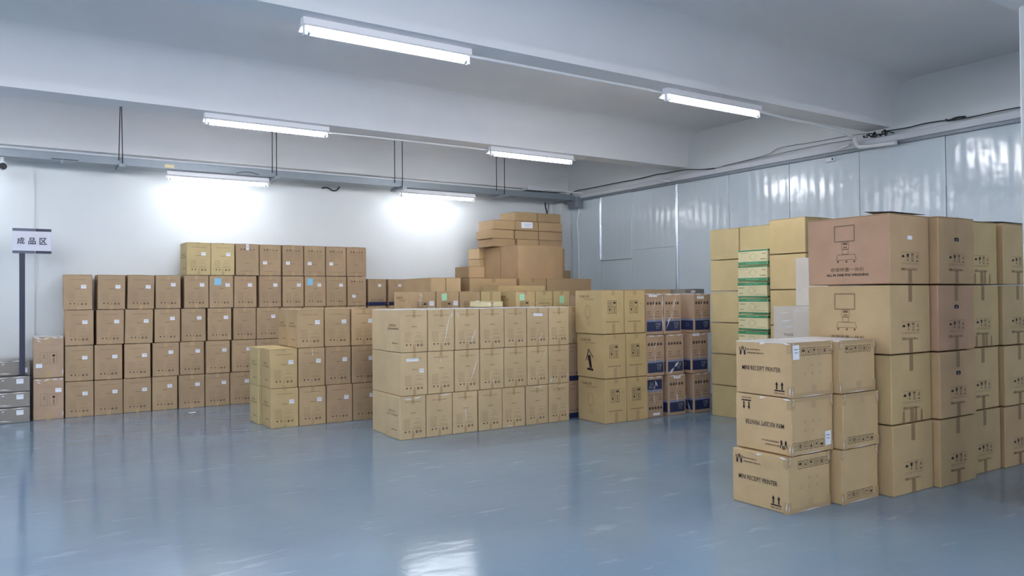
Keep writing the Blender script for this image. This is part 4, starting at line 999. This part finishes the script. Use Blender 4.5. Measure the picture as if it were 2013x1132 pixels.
# a raised dark flap edge on two of the top cartons
for c in (0, 3):
    a, b, y = GX[c]
    t = bmesh.new()
    vs = [t.verts.new(p) for p in ((a+.05, y+.02, sum(GZ)+.002), (b-.02, y+.02, sum(GZ)+.002), (b-.06, y+.35, sum(GZ)+.030), (a+.2, y+.30, sum(GZ)+.035))]
    t.faces.new(vs); r2 = bmesh.ops.extrude_face_region(t, geom=list(t.faces)); 
    for v in r2['geom']:
        if isinstance(v, bmesh.types.BMVert): v.co.z += .003
    bmesh.ops.recalc_face_normals(t, faces=t.faces)
    o = finish(t, 'wrapping_sheet', ['black']); tag(o, 'dark folded plastic sheet on the %s top large carton' % ('first' if c == 0 else 'fourth'), 'sheet', 'dark plastic sheets on top of the large cartons')

# printer boxes in front
G_P2 = 'film-wrapped receipt printer boxes'
PH = [.343, .351, .338]
z = 0
PXs = [[(3.870, 4.281, 2.948), (4.320, 4.716, 2.895)], [(3.912, 4.320, 2.950), (4.338, 4.722, 2.89)], [(3.915, 4.325, 2.948), (4.330, 4.715, 2.905)]]
for r, row in enumerate(PXs):
    for i, (a, b, y) in enumerate(row):
        fl = (r == 1) or (r == 0 and i == 1)
        st = None; w_ = b-a; h_ = PH[r]-.002
        if (r, i) == (2, 0): st = (-w_*.5+.045, h_*.69, .062, .088, 2)
        if (r, i) == (1, 0): st = (w_*.5-.052, h_*.10, .058, .088, 2)
        fo = [('front', [(-w_*.5+.005, h_-.004), (-w_*.43, h_-.014), (-w_*.485, h_-.05)], .006), ('front', [(w_*.5-.005, h_-.004), (w_*.44, h_-.012), (w_*.48, h_-.06)], .007), ('front', [(-w_*.49, .06), (-w_*.495, .005)], .010), ('front', [(-w_*.3, .004), (w_*.3, .006)], .006)]
        if i == 0: fo += [('left', [(.0, h_-.004), (-.02, h_-.02), (.03, h_-.006)], .010), ('left', [(.20, .01), (.205, .07)], .008), ('left', [(.15, h_-.005), (.21, h_-.012)], .012)]
        pos = ('left' if i == 0 else 'right'); lay = ('bottom', 'middle', 'top')[r]
        o = carton(a, b, y, .428 if i == 0 else .44, z, h_, 'wrap', '%sMINI RECEIPT PRINTER box, %s one of the %s pair of the nearest pile' % ('upside-down ' if fl else '', pos, lay) if i == 0 else '%sreceipt printer box, right one of the %s pair of the nearest pile' % ('upside-down ' if fl else '', lay), G_P2,
                   'printer' if i == 0 else 'printer_back', fl, exposed=(r == 2), sticker=st, tape=(.045, 0, .0), bulge=.003, topmat='filmtop' if r == 2 else None, folds=fo)
        # tape: bands along the lower edge and caps on the corners
        p = Print(); p.face('front', w_, .428 if i == 0 else .44, h_); p.OFF = .0006
        lo = r != 1
        y0_ = .014 if lo else h_-.014
        p.rect(0, y0_, w_*.99, .028, 'tape_clear'); p.rect(w_*.03, .035 if lo else h_-.035, .05, .07, 'tape_clear', .0004); 
        if r == 2: p.rect(0, h_-.012, w_*.99, .024, 'tape_clear', .0001)
        for q in (-1, 1): p.rect(q*(w_/2-.016), .035 if lo else h_-.035, .032, .07, 'tape_clear', .0008); p.rect(q*(w_/2-.014), h_-.03 if lo else .03, .028, .06, 'tape_clear', .0008)
        if i == 0:
            p.face('left', w_, .428, h_); p.OFF = .0006; p.rect(.428/2-.016, .035, .032, .07, 'tape_clear'); p.rect(.428/2-.016, h_-.035, .032, .07, 'tape_clear')
        p.attach('edge_tape', o)
    z += PH[r]

# a scrap of white paper on the floor before the wall stack
bm = bmesh.new(); vs = [bm.verts.new(p) for p in ((-.04,-.012,0),(.035,-.016,.001),(.042,.012,.004),(-.036,.014,.0005))]; bm.faces.new(vs)
g_ = bmesh.ops.extrude_face_region(bm, geom=list(bm.faces))
for v in g_['geom']:
    if isinstance(v, bmesh.types.BMVert): v.co.z += .0012
bmesh.ops.recalc_face_normals(bm, faces=bm.faces)
o = finish(bm, 'paper_scrap', ['paper']); o.location = (1.70, 9.55, .0004); tag(o, 'small white paper scrap on the blue floor before the wall stack', 'paper')
